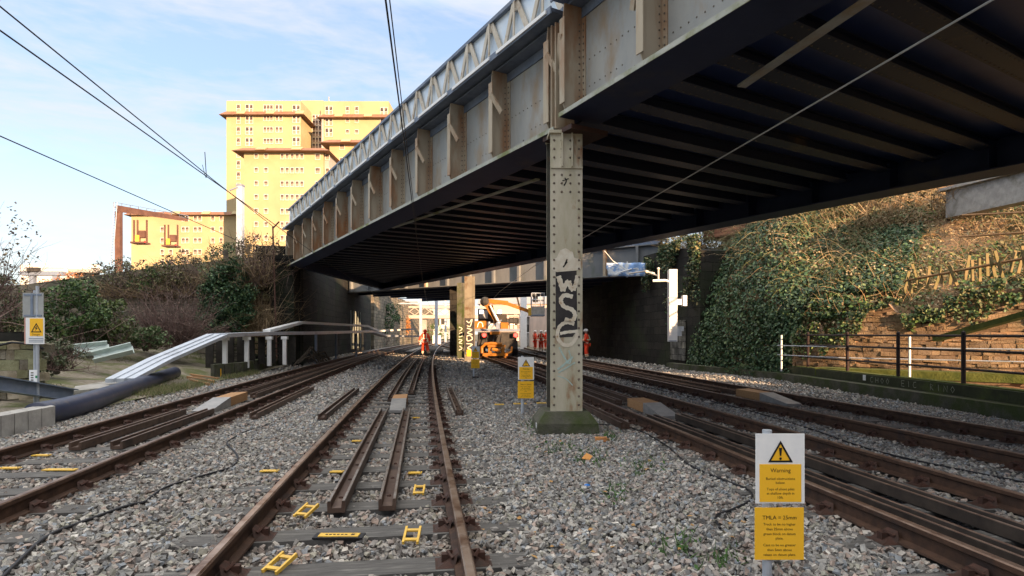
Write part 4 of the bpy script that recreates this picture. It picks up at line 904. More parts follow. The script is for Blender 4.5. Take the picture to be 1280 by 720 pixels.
# troughing and beams
def trough(mb, pts, wd, ht, th=.02, lid=True):
    mb.sweep([(-wd/2,0),(wd/2,0),(wd/2,ht),(wd/2-th,ht+.0),(wd/2-th,th),(-wd/2+th,th),(-wd/2+th,ht),(-wd/2,ht)] if not lid else [(-wd/2,0),(wd/2,0),(wd/2,ht),(-wd/2,ht)], pts)
tp0 = [W(95,494,.12), W(150,478,.25), WY(200,452,17.2), WY(272,421,20.0)]
tl = [WY(272,421,20.0), WY(330,419,23.5), WY(380,418,27)+Vector((.5,0,0)), WY(462,415.5,38), WY(480,421,41), WY(521,421.5,50)]
t = thing('cable_trough', 'silver raised cable troughing climbing from the ground beside the left track', 'cable trough', tp0[2]*1.0)
sdv = Vector((.82,.4,0)).normalized()
for q, o_ in enumerate((-.27, .0, .27)):
    m = MB(); trough(m, [p+sdv*o_*.85 for p in tp0[1:]], .21, .1); ob('trough_ramp', m, M_galv, t)
m = MB(); trough(m, [tl[0]+Vector((.0,0,-.02))]+tl[1:], .5, .13); ob('trough_level', m, M_galv, t)
th2 = [WY(340,419.5,24), WY(382,408,27.5), WY(462,411,38), WY(476,417,41), WY(521,414,50)]
m = MB(); trough(m, [p+Vector((-.3,.2,.12)) for p in th2], .3, .12); ob('trough_upper', m, M_white, t)
m = MB(); m.hexa([W(88,496,.05),W(150,489,.05),W(160,478,.1),W(100,483,.1),W(88,496,.05)+Vector((0,0,.13)),W(150,489,.05)+Vector((0,0,.13)),W(160,478,.1)+Vector((0,0,.13)),W(100,483,.1)+Vector((0,0,.13))]); ob('trough_end', m, M_concl, t)
for px in (283, 310, 338, 357):
    Y = 20+ (px-272)*.05; a_ = WX(px, Y, .25); ob('support_post', MB().box(a_+Vector((0,-.1,.55)), (.14,.1,1.1)).box(a_+Vector((0,-.1,1.08)), (.24,.16,.12)), M_white, t)
for px in (395, 420, 445):
    Y = 29+(px-395)*.14; a_ = WX(px, Y, 0); ob('support_post', MB().box(a_+Vector((0,0,.75)), (.1,.1,1.5)), M_galvd, t)
t = thing('slatted_screen', 'dark slatted timber screen standing behind the white trough posts', 'screen', W(300, 470, .2))
for q in range(9): ob('slat', MB().box(WX(262+q*13, 20.6+q*.55, .85), (.26,.06,1.05)), M_dtim, t)
m = MB(); [m.box(WX(310, 22.9, .45+.22*q), (4.2,.03,.05), rz=R(74)) for q in range(4)]; ob('cross_strips', m, M_conc, t)
t = thing('block_wall', 'low mossy concrete block wall at the base of the raised troughing', 'wall', W(310, 470, 0))
bp = [W(268,474,0), W(305,470,0), W(365,453,0)]
for q in range(6):
    a_ = bp[0].lerp(bp[1], q/3) if q < 3 else bp[1].lerp(bp[2], (q-3)/3); b_ = bp[0].lerp(bp[1], (q+.96)/3) if q < 3 else bp[1].lerp(bp[2], (q-3+.97)/3); nn = Vector((-.25,.25,0))
    ob('block', MB().hexa([a_, b_, b_+nn, a_+nn]+[p+Vector((0,0,.48)) for p in (a_, b_, b_+nn, a_+nn)]), M_conc, t)
for px, py, lab, mm_ in ((275,473,'small yellow marker post at the corner of the low block wall', M_yel), (318,462,'small white marker post in front of the low block wall', M_white)):
    p = W(px, py, 0); t = thing('marker_post', lab, 'marker', p); ob('post', MB().box(p+Vector((0,-.05,.16)), (.12,.05,.34)), mm_, t); ob('band', MB().box(p+Vector((0,-.078,.12)), (.1,.005,.05)), M_grayprint, t)
m = MB(); [m.bar(W(232+q*3,468+q*4,.05), W(272-q*6,474+q*3.5,.05), .1, .1) for q in range(3)]; tag(ob('timber_offcuts', m, M_wood), 'loose timber offcuts lying at the end of the navy pipe', 'timber')
m = MB(); [m.tube([WX(365+q*4+random.uniform(-6,6), 26+q*.4, .1+.06*q), WX(385+q*3, 26.5+q*.5, .15+random.uniform(0,.8)), WX(398+q*2, 27+q*.5, .1)], .035, 6) for q in range(9)]; tag(ob('scrap_pile', m, M_bark), 'heap of dark old cable and branches against the black abutment', 'scrap pile')
pp = [W(44,519,.19)+Vector((.0,0,0)), W(100,506,.19), W(160,486,.19), W(218,466,.19)]
t = thing('pipe', 'thick navy blue plastic pipe lying on the ground at left', 'pipe', pp[1]-Vector((0,0,.19)))
ob('pipe_wall', MB().tube(smooth2(pp, 6), .2, 20), M_pipe, t, smooth=True); e = (pp[3]-pp[2]).normalized(); ob('pipe_bore', MB().tube([pp[3]+e*.0, pp[3]+e*.02], .18, 20), M_cable, t)
t = thing('steel_beam', 'blue grey steel channel beam sloping down at the left edge', 'beam', WY(50,490,11.5))
a_, b_ = WY(-30, 476, 10.6), W(90, 497, .1)+Vector((0,0,.04)); m = MB(); m.bar(a_, b_, .05, .24); d = (b_-a_).normalized(); m.bar(a_+Vector((0,0.06,.125)), b_+Vector((0,0.06,.125)), .2, .02); m.bar(a_+Vector((0,0.06,-.125)), b_+Vector((0,0.06,-.125)), .2, .02); ob('web_and_flanges', m, M_galvd, t)
t = thing('block_edging', 'pale concrete block edging in front of the navy pipe', 'wall', W(35, 548, 0))
for q in range(5):
    px0, px1 = 69-q*17, 69-(q+1)*17+.6; y0, y1 = 533+q*4.0, 533+(q+1)*4.0; a_, b_ = W(px0, y0, 0), W(px1, y1, 0); nn = Vector((-.33,.25,0)); ob('block', MB().hexa([a_, b_, b_+nn, a_+nn]+[p+Vector((0,0,.33)) for p in (a_, b_, b_+nn, a_+nn)]), M_concl, t)
for (x0, y0, x1, y1, wd, lab) in ((93,447,137,441,.35,'weathered grey trough section dumped in the left undergrowth beside the shrubs'), (118,455,167,442,.3,'pale green tilted trough section dumped on the grass at left')):
    a_ = WY(x0, y0-6, 17.5); b_ = WY(x1, y1-5, 18); t = thing('trough_section', lab, 'trough section', (a_+b_)/2-Vector((0,0,.2)), 'dumped trough sections'); m = MB(); up = Vector((0,-.8,.6)); m.bar(a_, b_, wd, .03, up=up)
    ob('base', m, mat('pale_green_grp', (.5,.58,.55), (.4,.46,.44), scale=5, rough=.6), t)
    m = MB(); sd_ = (b_-a_).normalized().cross(up).normalized()
    for sg_ in (-1, 1): m.bar(a_+sd_*sg_*wd/2+up*.09, b_+sd_*sg_*wd/2+up*.09, .03, .18, up=up)
    ob('side_walls', m, mat('pale_green_grp', (0,0,0)), t)
# left shrubs and trees
bush('olive brown scrub tree hanging over the right abutment behind the insulators', 'tree', (8.3,28.6,6.5), (1.9,1.3,1.0), 3200, .1, OLIVE, k=34, cr=.34, tw=150, twc=BROWN, name='scrub_tree', group='scrub trees on the right hillside', base=(9.2,29,5.4))
bush('glossy dark green laurel bush right of the electric danger sign', 'bush', WY(88,392,19.5), (1.0,.9,1.0), 9000, .1, GREEN, k=40, cr=.32, tw=20, name='laurel_bush', base=WY(88,440,19.5))
bush('dark laurel bush low on the bank behind the dumped trough sections', 'bush', WY(92,420,20.5), (.95,.8,.6), 4500, .1, GREEN, k=24, cr=.3, tw=10, name='laurel_bush', base=WY(92,442,20.5))
bush('sparse yellow green rhododendron in the middle of the left bank', 'bush', WY(142,402,21), (.7,.6,.85), 2300, .11, [(.1,.14,.04),(.15,.18,.06),(.07,.11,.03)], k=20, cr=.24, tw=40, name='rhododendron', base=WY(142,438,21))
bush('leafless purple brown shrub between the rhododendron and the ivy clad tree', 'bush', WY(215,396,23.5), (1.5,1.0,1.1), 500, .06, PURP, k=30, cr=.4, tw=420, name='bare_shrub', base=WY(215,432,23.5), twl=2.4)
bush('small pale leaved bramble bush at the foot of the bare purple shrub', 'bush', WY(180,422,21.5), (.9,.6,.4), 1700, .1, [(.2,.22,.12),(.09,.14,.05),(.05,.1,.03)], k=20, cr=.22, tw=30, name='bramble_bush', base=WY(180,435,21.5))
bush('grey green shrub beside the dry stone wall below the danger sign', 'bush', WY(68,445,15.5), (.6,.5,.45), 1500, .07, [(.09,.11,.06),(.13,.14,.08)], k=16, cr=.18, tw=50, name='low_shrub', base=WY(68,462,15.5))
bush('dark shrub behind the back of the grey sign at the far left edge', 'bush', WY(8,385,17), (1.0,.8,.9), 3200, .08, GREEN+OLIVE, k=24, cr=.3, tw=60, name='evergreen_shrub', base=WY(8,440,17))
bush('glowing orange shrub catching the sun behind the laurel', 'bush', WY(97,358,36), (2.2,1.5,.6), 3000, .12, ORNG, k=30, cr=.45, tw=160, twc=ORNG, name='orange_shrub', base=WY(100,372,36))
for (px, py, Y, rx, rz, n_, cols, lab) in ((150,348,27.5,1.7,.8,3200,OLIVE+PURP,'grey brown shrub at the left end of the hedge on the stone wall'),
        (195,352,27.5,1.2,.7,3000,GREEN,'green shrub left of centre in the hedge on the stone wall'),
        (238,340,27.5,1.7,1.0,3600,PURP+OLIVE,'dark brown shrub in the middle of the hedge under the cream flats'),
        (282,330,27.5,1.2,1.0,2800,GREEN+OLIVE,'mixed green shrub near the right end of the hedge on the stone wall'),
        (322,322,27.2,1.0,1.2,1500,PURP+BROWN,'sunlit twiggy shrub next to the left end of the bridge')):
    bush(lab, 'bush', WY(px, py, Y), (rx,1.0,rz), n_, .1, cols, k=30, cr=.36, tw=170, twc=PURP+BROWN, name='hedge_shrub', group='shrubs growing on top of the left stone wall', base=WY(px, py, Y)-Vector((0,0,rz*1.1)))
# ivy-clad wall end
tI = thing('ivy_clad_tree', 'tree trunk smothered in green ivy left of the black abutment', 'tree', (-12.6, 26.6, .4))
pz_ = clumps((-12.6,26.4,2.9), (1.25,.35,1.9), 60, 12500, .35); g_ = leaves(pz_, .12, IVY); bigmesh('ivy_leaves', *g_[:2], 4, M_leaf, g_[2], tI)
ob('trunk', MB().tube([(-12.6,26.6,.2),(-12.5,26.6,2.5),(-12.7,26.6,5.2)], [.25,.2,.1], 10), M_bark, tI)
pz_ = clumps((-11.45,27.2,3.2), (.5,.2,1.7), 22, 1700, .3); dv = rng.normal(size=(260,3)); 
bush('pale dry creeper hanging beside the pier at the left bridge end', 'bush', (-11.5,27.3,3.4), (.55,.3,2.0), 1400, .09, OLIVE+BROWN, k=24, cr=.25, tw=150, twc=BROWN, name='creeper', base=(-11.5,27.3,.6), twl=3.4)
bush('bare tree with fine drooping twigs at the upper left edge', 'tree', WY(-10,305,16), (1.0,.9,1.4), 420, .1, PURP+BROWN, k=60, cr=.3, tw=90, twc=PURP, name='bare_tree', base=WY(-30,400,16), twl=2.9)
# small uncoiled pole by the abutment
t = thing('rusty_pole', 'thin rusty pole standing against the ivy by the left bridge end', 'pole', WX(344, 26.8, 0)); ob('pole', MB().tube([WX(346,26.8,.3), WX(341,26.8,6.3)], .035, 6), M_brown, t)
ob('top_bracket', MB().bar(WX(341,26.8,6.2), WX(349,26.8,6.5), .05,.05), M_brown, t)
# ------------------------------------------------------------------ warning signs beside the track
def warning_sign(name, label, c, wd, post_z0, detail=True, blank=None):
    # c: centre of the top plate; wd: width
    t = thing(name, label, 'sign', (c.x, c.y, 0), 'buried obstruction warning signs'); k = wd/61.0; Y = c.y
    X = lambda px: c.x+(px-975)*k
    Z = lambda py: c.z-(py-585.5)*k
    ob('top_plate', MB().box((c.x, Y, c.z), (61*k, .006, 87*k)), M_white, t)
    ob('yellow_panel', MB().box((X(975), Y-.005, Z(603.5)), (52*k, .003, 47*k)), M_yel, t)
    ob('bottom_plate', MB().box((X(974), Y, Z(667)), (61*k, .006, 65*k)), M_yel, t)
    m = MB(); tri(m, Vector((X(975), Y-.0075, Z(577.5))), 15.5*k, 2.2*k, 0); m.add([Vector((X(975)+a*k, Y-.0078, Z(b))) for a, b in ((-1.9,559.5),(1.9,559.5),(.9,569.5),(-.9,569.5))], [(0,1,2,3)])
    m.add([Vector((X(975)+1.7*k*math.cos(q*math.pi/4), Y-.0078, Z(573)+1.7*k*math.sin(q*math.pi/4))) for q in range(8)], [tuple(range(8))]); ob('warning_symbol', m, M_black, t, fix=False)
    m = MB(); c2_ = Vector((X(975), Y-.0045, Z(577.5))); m.add([c2_+Vector((x*k, 0, z*k)) for x, z in ((-14.5,.5),(14.5,.5),(0,26))], [(0,1,2)]); ob('triangle_fill', m, M_yel, t, fix=False)
    fn = lambda yy: (lambda x, z: Vector((x, yy, z)))
    ls = [('Warning', X(975), Z(590), 5.2*k, 27*k)]+[(s_, X(975), Z(y_), 3.3*k, w_*k) for s_, y_, w_ in (('Buried obstructions', 599.5, 44), ('below.', 604.5, 14), ('Tops of sheet piles', 612.5, 42), ('at shallow depth in', 617.8, 42), ('10ft.', 623, 10))]
    l2 = [('TMLA = 25mm', X(974), Z(649), 5.0*k, 47*k)]+[(s_, X(974), Z(y_), 3.3*k, w_*k) for s_, y_, w_ in (('Track to be no higher', 656.5, 50), ('than 25mm above', 662.5, 38), ('green block on datum', 668.5, 50), ('plate.', 674, 13), ('Cant to be no greater', 682.5, 49), ('than 5mm above', 688.5, 37), ('values on datum plate.', 694.5, 52))]
    textmesh('lettering', ls, fn(Y-.0075), M_black, t); textmesh('lettering', l2, fn(Y-.0045), M_black, t)
    po = MB().tube([(X(962), Y+.035, post_z0), (X(962), Y+.035, c.z+47*k)], .028 if detail else .03, 12); ob('post', po, M_galv, t)
    m = MB(); [m.box((X(962), Y+.012, Z(z_)), (.1, .012, .02)) for z_ in (553, 615, 645, 690)]; ob('clip', m, M_galvd, t)
    return t
d0 = 3.6
s1 = warning_sign('warning_sign', 'nearest and largest warning sign, white and yellow plates on a grey post at lower right', WY(975, 585.5, d0), 61/F*d0, 0)
pz = WY(657.5, 459.5, 9.9)
s2 = warning_sign('warning_sign', 'small white and yellow warning sign just left of the riveted column', WY(657.5, 460.5, 11.0), 20/F*11.0, 0, False)
s3 = warning_sign('warning_sign', 'distant warning sign in front of the graffitied beige column', WY(594.3, 440.5, 20.5), 10.6/F*20.5, 0, False)
ob('post_foot', MB().box(W(594, 472, .03)+Vector((0,.1,0)), (.22,.16,.06)), M_cable, s3)
t = thing('yellow_plate', 'blank yellow plate on the foot of the graffitied beige column', 'sign', WY(588, 441.5, Y1-.06)); ob('plate', MB().box(WY(587.5,441.3,Y1-.06), (.36,.02,.36)), M_yel, t); ob('strap', MB().box(WY(587.5,441.3,Y1-.048), (.5,.004,.05)), M_galvd, t)
# ------------------------------------------------------------------ small track furniture
def ladder_clip(px, py, rz, lab, L_=.2, wd=.1):
    p = W(px, py, .04); t = thing('track_clip', lab, 'track clip', p, 'yellow plastic clips between the rails', local=True); t.rotation_euler = (R(12), 0, rz)
    for x in (-wd/2, wd/2): ob('side_rail', MB().hexa([(x-.008,-L_/2,0),(x+.008,-L_/2,0),(x+.008,L_/2,0),(x-.008,L_/2,0),(x-.008,-L_/2,.022),(x+.008,-L_/2,.022),(x+.008,L_/2,.03),(x-.008,L_/2,.03)]), M_yelp, t)
    for y in (-.065, .06): ob('rung', MB().box((0,y,.018),(wd-.017,.028,.012)), M_yelp, t)
ladder_clip(350, 706, R(-18), 'yellow ladder shaped clip by the left rail at the bottom edge'); ladder_clip(383, 640, R(-14), 'yellow ladder shaped clip left of the guard rail end')
ladder_clip(515, 671, R(2), 'yellow ladder shaped clip right of the yellow datum plate'); ladder_clip(524, 614, R(3), 'small yellow ladder clip near the right rail', .16, .085)
t = thing('datum_plate', 'yellow datum plate screwed to a sleeper in the foreground', 'plate', W(424, 670, .03)); c = W(424, 670, .03)
ob('base_plate', MB().box(c, (.36,.11,.012)), M_cable, t); ob('yellow_face', MB().box(c+Vector((0,0,.008)), (.29,.075,.006)), M_yelp, t)
m = MB(); [m.box(c+Vector((-.09+q*.028, 0, .0122)), (.018,.014,.002)) for q in range(6)]; m.box(c+Vector((.1,.003,.0122)), (.024,.026,.002)); ob('print', m, M_black, t)
def plate(px, py, wd, lab, ht=.07):
    p = W(px, py, .034); t = thing('marker_plate', lab, 'plate', p, 'yellow plates on the sleepers'); ob('plate', MB().box(p, (wd, ht, .012)), M_yelp, t); ob('screws', MB().dome(p+Vector((-wd*.4,0,.006)),(0,0,1),.008).dome(p+Vector((wd*.4,0,.006)),(0,0,1),.008), M_rivdk, t)
plate(337, 588.5, .19, 'yellow plate on the sleeper end left of the middle track'); plate(421, 589.5, .14, 'yellow plate between left rail and guard rail'); plate(519, 591, .14, 'yellow plate between guard rail and right rail')
plate(446, 551, .13, 'further small yellow plate left of the guard rails'); plate(520, 522, .13, 'small yellow plate on a sleeper beside the timber block'); plate(12, 585, .22, 'yellow plate at the left edge inside the left track'); plate(75, 587, .35, 'long pale yellow plate on a sleeper of the left track')
plate(52, 569, .2, 'yellow bracket plate beside the left rail of the left track')
for px, py, wd, lab in ((650,508,.26,'yellow topped block on the ballast left of the column plinth'), (677,507,.2,'yellow topped block touching the column plinth'), (624,509,.18,'flat yellow slab between the middle track and the small sign')):
    p = W(px, py, .05); t = thing('marker_block', lab, 'block', p, 'yellow blocks near the riveted column'); ob('block', MB().box(p, (wd,.16,.1), rz=.1), M_concl, t); ob('yellow_top', MB().box(p+Vector((0,0,.055)), (wd,.15,.01), rz=.1), M_yelp, t)
t = thing('litter_block', 'orange brown brick end lying by the column plinth', 'brick', W(751,549,0)); ob('brick', MB().box(W(751,549,.03), (.16,.08,.06)), mat('orange_brick', (.55,.25,.09), (.45,.2,.08), scale=9, rough=.9), t); ob('chipped_corner', MB().box(W(751,549,.03)+Vector((.1,0,-.01)), (.04,.06,.04)), M_wood, t)
m = MB(); m.ball(W(734,607,.03), .025, 8, 6, (1.3,1,.7)); tag(ob('litter', m, mat('blue_plastic', (.03,.16,.5), rough=.4)), 'scrap of bright blue plastic on the ballast below the column', 'litter')
m = MB(); m.add([W(727,573,.05), W(737,575,.03), W(741,570,.05), W(733,566,.06)], [(0,1,2,3)]); tag(ob('leaf_litter', m, mat('dead_leaf', (.6,.28,.08), rough=.8), fix=False), 'orange dead leaf on the ballast below the column plinth', 'leaf')
# blue rail clips on the right hand track
for px, py in ((1042,631), (1110,658), (1197,694)):
    p = W(px, py, .06); t = thing('rail_clip', 'small bright blue rail clip on the outer foot of the right hand rail', 'rail clip', p, 'blue rail clips on the right track'); ob('loop', MB().tube([p+Vector((-.03,-.0,.02)), p+Vector((-.035,.04,.03)), p+Vector((.0,.05,.035)), p+Vector((.03,.01,.02)), p+Vector((.06,-.03,.01))], .008, 6), mat('clip_blue', (.1,.33,.6), rough=.4), t); ob('tip', MB().ball(p+Vector((.09,-.04,.0)), .018, 8, 5), mat('tip_red', (.5,.15,.09), rough=.5), t)
def cable(pts, r, lab, z=.03, grp=None):
    P = [W(px, py, z) for px, py in pts]; P = smooth2(P, 6); return tag(ob('cable', MB().tube(P, r, 6), M_cable, smooth=True), lab, 'cable', grp)
cable([(-10,735),(20,705),(60,670),(110,650),(160,632),(180,628)], .014, 'thick black cable lying on the ballast at bottom left')
cable([(180,628),(205,610),(235,600),(262,592),(290,583),(297,570),(285,556),(284,552)], .011, 'thin black cable curling across the ballast between left and middle tracks')
cable([(284,552),(305,540),(340,528),(375,511)], .009, 'faint black cable running along the ballast between left and middle tracks')
cable([(745,530),(790,535),(830,555),(860,580),(900,598),(935,612),(938,625),(915,637),(895,645),(900,660)], .011, 'black cable looping over the ballast behind the nearest warning sign')
cable([(780,478),(900,504),(1000,532),(1100,565),(1290,605)], .012, 'black cable running between the two right hand tracks')
# ------------------------------------------------------------------ overhead wires
def wire(pts, r, lab, cat='overhead wire'):
    return tag(ob('overhead_wire', MB().tube(pts, r, 6), M_cable if r < .014 else M_galvd), lab, cat)
def seg(p0, z0, p1, z1, ext=.0):
    a_ = WY(*p0, F*(z0-CAMH)/(417-p0[1])); b_ = WY(*p1, F*(z1-CAMH)/(417-p1[1])); return [a_+(a_-b_)*ext, a_, b_]
a_ = seg((0,38), 4.35, (341,279), 4.35, 1.2); e_ = WY(482,377,48); wire(a_+[WY(400,322,22.4), e_, WY(524,398,112)], .0085, 'contact wire over the left track passing under the bridge')
a_ = seg((0,8), 4.75, (268,226), 4.55, 1.2); wire(a_+[WY(340,282,15.4)], .0085, 'catenary wire just above the left contact wire')
a_ = seg((0,170), 4.9, (300,302), 5.2, 1.0); wire(a_, .011, 'single feeder wire low across the sky at upper left')
a_ = seg((482,0), 4.3, (520,290), 4.4, 1.2); wire(a_+[WY(528,350,32), WY(533,374,48), WY(545,398,115)], .009, 'contact wire over the middle track hanging down past the girder')
a_ = seg((487,0), 4.42, (521,288), 4.45, 1.2); wire(a_, .006, 'thin catenary wire beside the middle contact wire')
M_wirep = mat('pale_wire', (.5,.5,.5), rough=.4)
a_ = seg((1240,0), 4.3, (730,297), 4.3, 1.0); tag(ob('overhead_wire', MB().tube(a_+[WY(667,333,25.6), WY(624,365,42), WY(600,392,75)], .011, 8), M_wirep), 'thick pale conductor wire crossing diagonally under the dark deck', 'overhead wire')
m = MB(); m.tube([WY(256,190,9.6), WY(258,222,9.9)], .006, 5); m.tube([WY(253,206,9.6), WY(257,222,9.8)], .004, 5); tag(ob('dropper_wire', m, M_cable), 'short dropper clamp joining the two wires in front of the sky', 'dropper')
# mast with box top in front of the flats
t = thing('line_mast', 'grey steel mast standing before the cream flats left of the bridge end', 'mast', WX(300.5, 34, 2)); ob('mast', MB().box(WY(300.5, 295, 34), (.32,.32,5.8)), M_galv, t)
ob('cap', MB().box(WY(300.5, 232, 34), (.36,.36,.08)), M_galvd, t); ob('arm', MB().bar(WY(297,234,33.8), WY(287,238,33.8), .06,.06), M_galvd, t)
# box column with brackets on the right abutment
t = thing('box_column', 'white box section cantilever post fixed to the right abutment with two brackets', 'mast', WY(840,427,24)); cc_ = WY(840.5, 382, 24); s24 = 24/F
ob('box_section', MB().box(cc_, (10*s24, .3, 90*s24)), M_steelp if False else mat('mast_grey_white', (.55,.56,.6), (.62,.62,.64), scale=4, rough=.5), t)
m = MB(); [m.box(WY(840.5, y_, 24-.155), (10.6*s24, .01, 1.0*s24)) for y_ in (372,381,426)]; ob('joint_band', m, M_galvd, t)
m = MB(); m.box(WY(850,377.5,24), (9*s24,.2,7*s24)); m.box(WY(855,376,24), (5*s24,.3,13*s24)); ob('wall_bracket', m, M_galv, t)
m = MB(); m.box(WY(848.5,414,24), (6*s24,.2,12*s24)); m.box(WY(852,411,24), (3*s24,.3,6*s24)); ob('wall_bracket', m, M_galv, t)
m = MB(); m.tube([WY(836,352,23.9), WY(832,350.5,23.9), WY(816,351,23.9)], .05, 8); ob('arm', m, M_white, t); m = MB(); m.tube([WY(823,349,23.9), WY(823,337,23.9)], .035, 8); m.ball(WY(823,336,23.9), .06); m.tube([WY(823,345,23.9), WY(806,339,24.4), WY(786,342,26)], .03, 8); [m.ball(WY(808+q*2.2,339.5+q*.7,24.3), .065, 8, 5) for q in range(5)]; ob('insulator_arm', m, mat('insulator_cream', (.6,.55,.48), rough=.4), t)
t = thing('hanging_sheet', 'pale blue and white sheet tied to the second bridge beside the insulators', 'sheet', WY(782,345,30)); m = MB()
nx, ny = 14, 5
vs_ = [WY(758+q*50/nx+ (2 if r_ > 2 else 0), 328.5+r_*17/ny+.4*math.sin(q), 30.9-q*.03+.05*math.sin(q*1.7+r_)) for r_ in range(ny+1) for q in range(nx+1)]
m.add(vs_, [(r_*(nx+1)+q, r_*(nx+1)+q+1, (r_+1)*(nx+1)+q+1, (r_+1)*(nx+1)+q) for r_ in range(ny) for q in range(nx)]); o_s = ob('sheet', m, M_banner, t, smooth=True, fix=False); md = o_s.modifiers.new('th', 'SOLIDIFY'); md.thickness = .02
m = MB(); [m.tube([WY(px, 327, 30.7), WY(px, 346.5, 30.7)], .025, 6) for px in (784,)]; m.tube([WY(772,341,30.6), WY(790,336,30.6), WY(806,335,30.6)], .03, 6); m.tube([WY(756,314,29.5), WY(766,326,30.4), WY(782,337,30.6)], .02, 6); ob('tie', m, M_white, t)
p = W(808,452,0); t = thing('marker_post', 'white and yellow banded marker post at the foot of the right abutment', 'marker', p); ob('post', MB().tube([p, p+Vector((0,0,.28))], .06, 10), M_white, t); ob('band', MB().tube([p+Vector((0,0,.281)), p+Vector((0,0,.62))], .062, 10), M_yel, t)
p = W(857.5,453,0); t = thing('marker_post', 'short white peg in the undergrowth right of the box column', 'marker', p); ob('post', MB().box(p+Vector((0,0,.12)), (.09,.09,.3)), M_white, t); ob('band', MB().box(p+Vector((0,-.048,.1)), (.08,.004,.05)), M_black, t)
# ------------------------------------------------------------------ road rail machine
Yr = 35.0; kx = Yr/F
cR = cpt('C', Yr); T0 = thing('road_rail_machine', 'orange road rail access machine with folded boom and red tail lamps on the track', 'work machine', (cR.x, Yr, 0)); 
def rp(px, py, dy=0): return Vector(((px-624.5)*kx+OFF[T0.name].x-.12, Yr+dy, CAMH-(py-417)*kx))
rb = lambda x0, y0, x1, y1, dy0, dy1: MB().hexa([rp(x0,y1,dy0),rp(x1,y1,dy0),rp(x1,y1,dy1),rp(x0,y1,dy1),rp(x0,y0,dy0),rp(x1,y0,dy0),rp(x1,y0,dy1),rp(x0,y0,dy1)])
def addb(m, x0, y0, x1, y1, dy0, dy1): return m.hexa([rp(x0,y1,dy0),rp(x1,y1,dy0),rp(x1,y1,dy1),rp(x0,y1,dy1),rp(x0,y0,dy0),rp(x1,y0,dy0),rp(x1,y0,dy1),rp(x0,y0,dy1)])
ob('deck', rb(597,411,656,414,0,5.5), M_galvd, T0)
ch = rb(603,415,652,436,.25,5.3); ob('chassis', ch, M_rrvd, T0)
m = MB()
for x in (605, 650):
    for dy in (1.0, 4.6): m.tube([rp(x-3.5,436,dy), rp(x+3.5,436,dy)], .42, 18)
ob('road_wheel', m, M_cable, T0)
for x in (608, 641.5):
    w_ = MB(); w_.tube([rp(x-1.6,443.5,-.1), rp(x+1.6,443.5,-.1)], .2, 16); w_.tube([rp(x+(1.7 if x<620 else -2.6),443.5,-.1), rp(x+(2.6 if x<620 else -1.7),443.5,-.1)], .26, 16); ob('rail_wheel', w_, M_brown, T0)
m = MB(); addb(m, 610,441,641,444.5,-.55,-.3); addb(m, 616,431,638,433.5,-.5,-.25); addb(m, 617,434,621,441,-.5,-.3); addb(m, 633,434,637,441,-.5,-.3); addb(m,612,444.6,616,447,-.5,-.3); addb(m,635,444.6,639,447,-.5,-.3)
m.tube([rp(609,441,-.5), rp(609,434,-.5), rp(613,430,-.5), rp(620,429,-.5), rp(634,430,-.5)], .09, 8); m.tube([rp(638,443,-.4), rp(645,440,-.2), rp(646,434,.1)], .07, 8); m.tube([rp(622,436,-.6), rp(632,438,-.6)], .1, 8)
ob('rail_axle_frame', m, M_rrvo, T0)
m = MB(); [m.tube([rp(606+q*9,418,-.1), rp(604+q*9,432-q,-.3), rp(612+q*7,440,-.35)], .03, 6) for q in range(4)]; ob('hydraulic_hose', m, M_cable, T0)
ob('crest_plate', rb(619,414.5,631,418,-.05,.2), M_rrvo, T0)
for x in (611.5, 650.7):
    l_ = ob('tail_lamp_housing', rb(x-3.4,416.5,x+3.4,421.8,-.06,.2), M_rrvd, T0); ob('tail_lamp', MB().tube([rp(x,419,-.062), rp(x,419,-.11)], .115, 14), M_red, l_)
ob('engine_cover', rb(598,401,613,410.8,.3,3.8), M_rrvo, T0); ob('tool_box', rb(632,403,641.5,410.8,.2,1.8), M_rrvo, T0)
gq = MB(); ribbon(gq, smooth2([Vector((602.5,409)),Vector((604,404)),Vector((607,402.5)),Vector((609,405)),Vector((609.5,409))],4), .9, lambda x, y, tt: rp(x,y,.29-tt), .003); ob('scrawl', gq, M_white, ob('cover_panel', rb(599,402,612,410,.295,.299), M_rrvo, T0), fix=False)
cab = ob('cab', rb(601,384,616,400.8,2.2,4.2), M_rrvd, T0); ob('cab_window', rb(603,386,614,397,2.19,2.199), M_banner if False else mat('cab_glass', (.35,.37,.4), rough=.15), cab)
ob('machinery_housing', rb(616.2,391,639,402,2.0,4.0), M_rrvd, T0)
for x in (606, 630): 
    l_ = ob('work_lamp_housing', rb(x-2.8,385.5,x+2.8,391.5,1.75,1.95), M_rrvd, T0); ob('work_lamp', rb(x-2.3,386.3,x+2.3,390.6,1.72,1.748), M_lampw, l_)
m = MB(); m.bar(rp(633,410,1), rp(612,377,1), .3, .34, up=Vector((0,1,0))); m.bar(rp(626,408,1.6), rp(619.5,380,1.6), .16, .2, up=Vector((0,1,0))); ob('lower_boom', m, M_rrvo, T0)
ob('boom_ram', MB().tube([rp(632,408,.7), rp(624,393,.7), rp(618,381,.7)], [.09,.09,.05], 8), M_galv, T0)
m = MB(); m.ball(rp(611.5,376,1), .3, 10, 7); ob('boom_knuckle', m, M_rrvd, T0)
m = MB(); m.bar(rp(610,374.5,1), rp(641,378,1), .26, .3, up=Vector((0,1,0))); m.bar(rp(636,377,1), rp(671,389.5,1), .2, .24, up=Vector((0,1,0))); ob('jib', m, M_rrvo, T0)
ob('jib_end', rb(667,384,672,394,.8,1.2), M_yelp, T0)
m = MB()
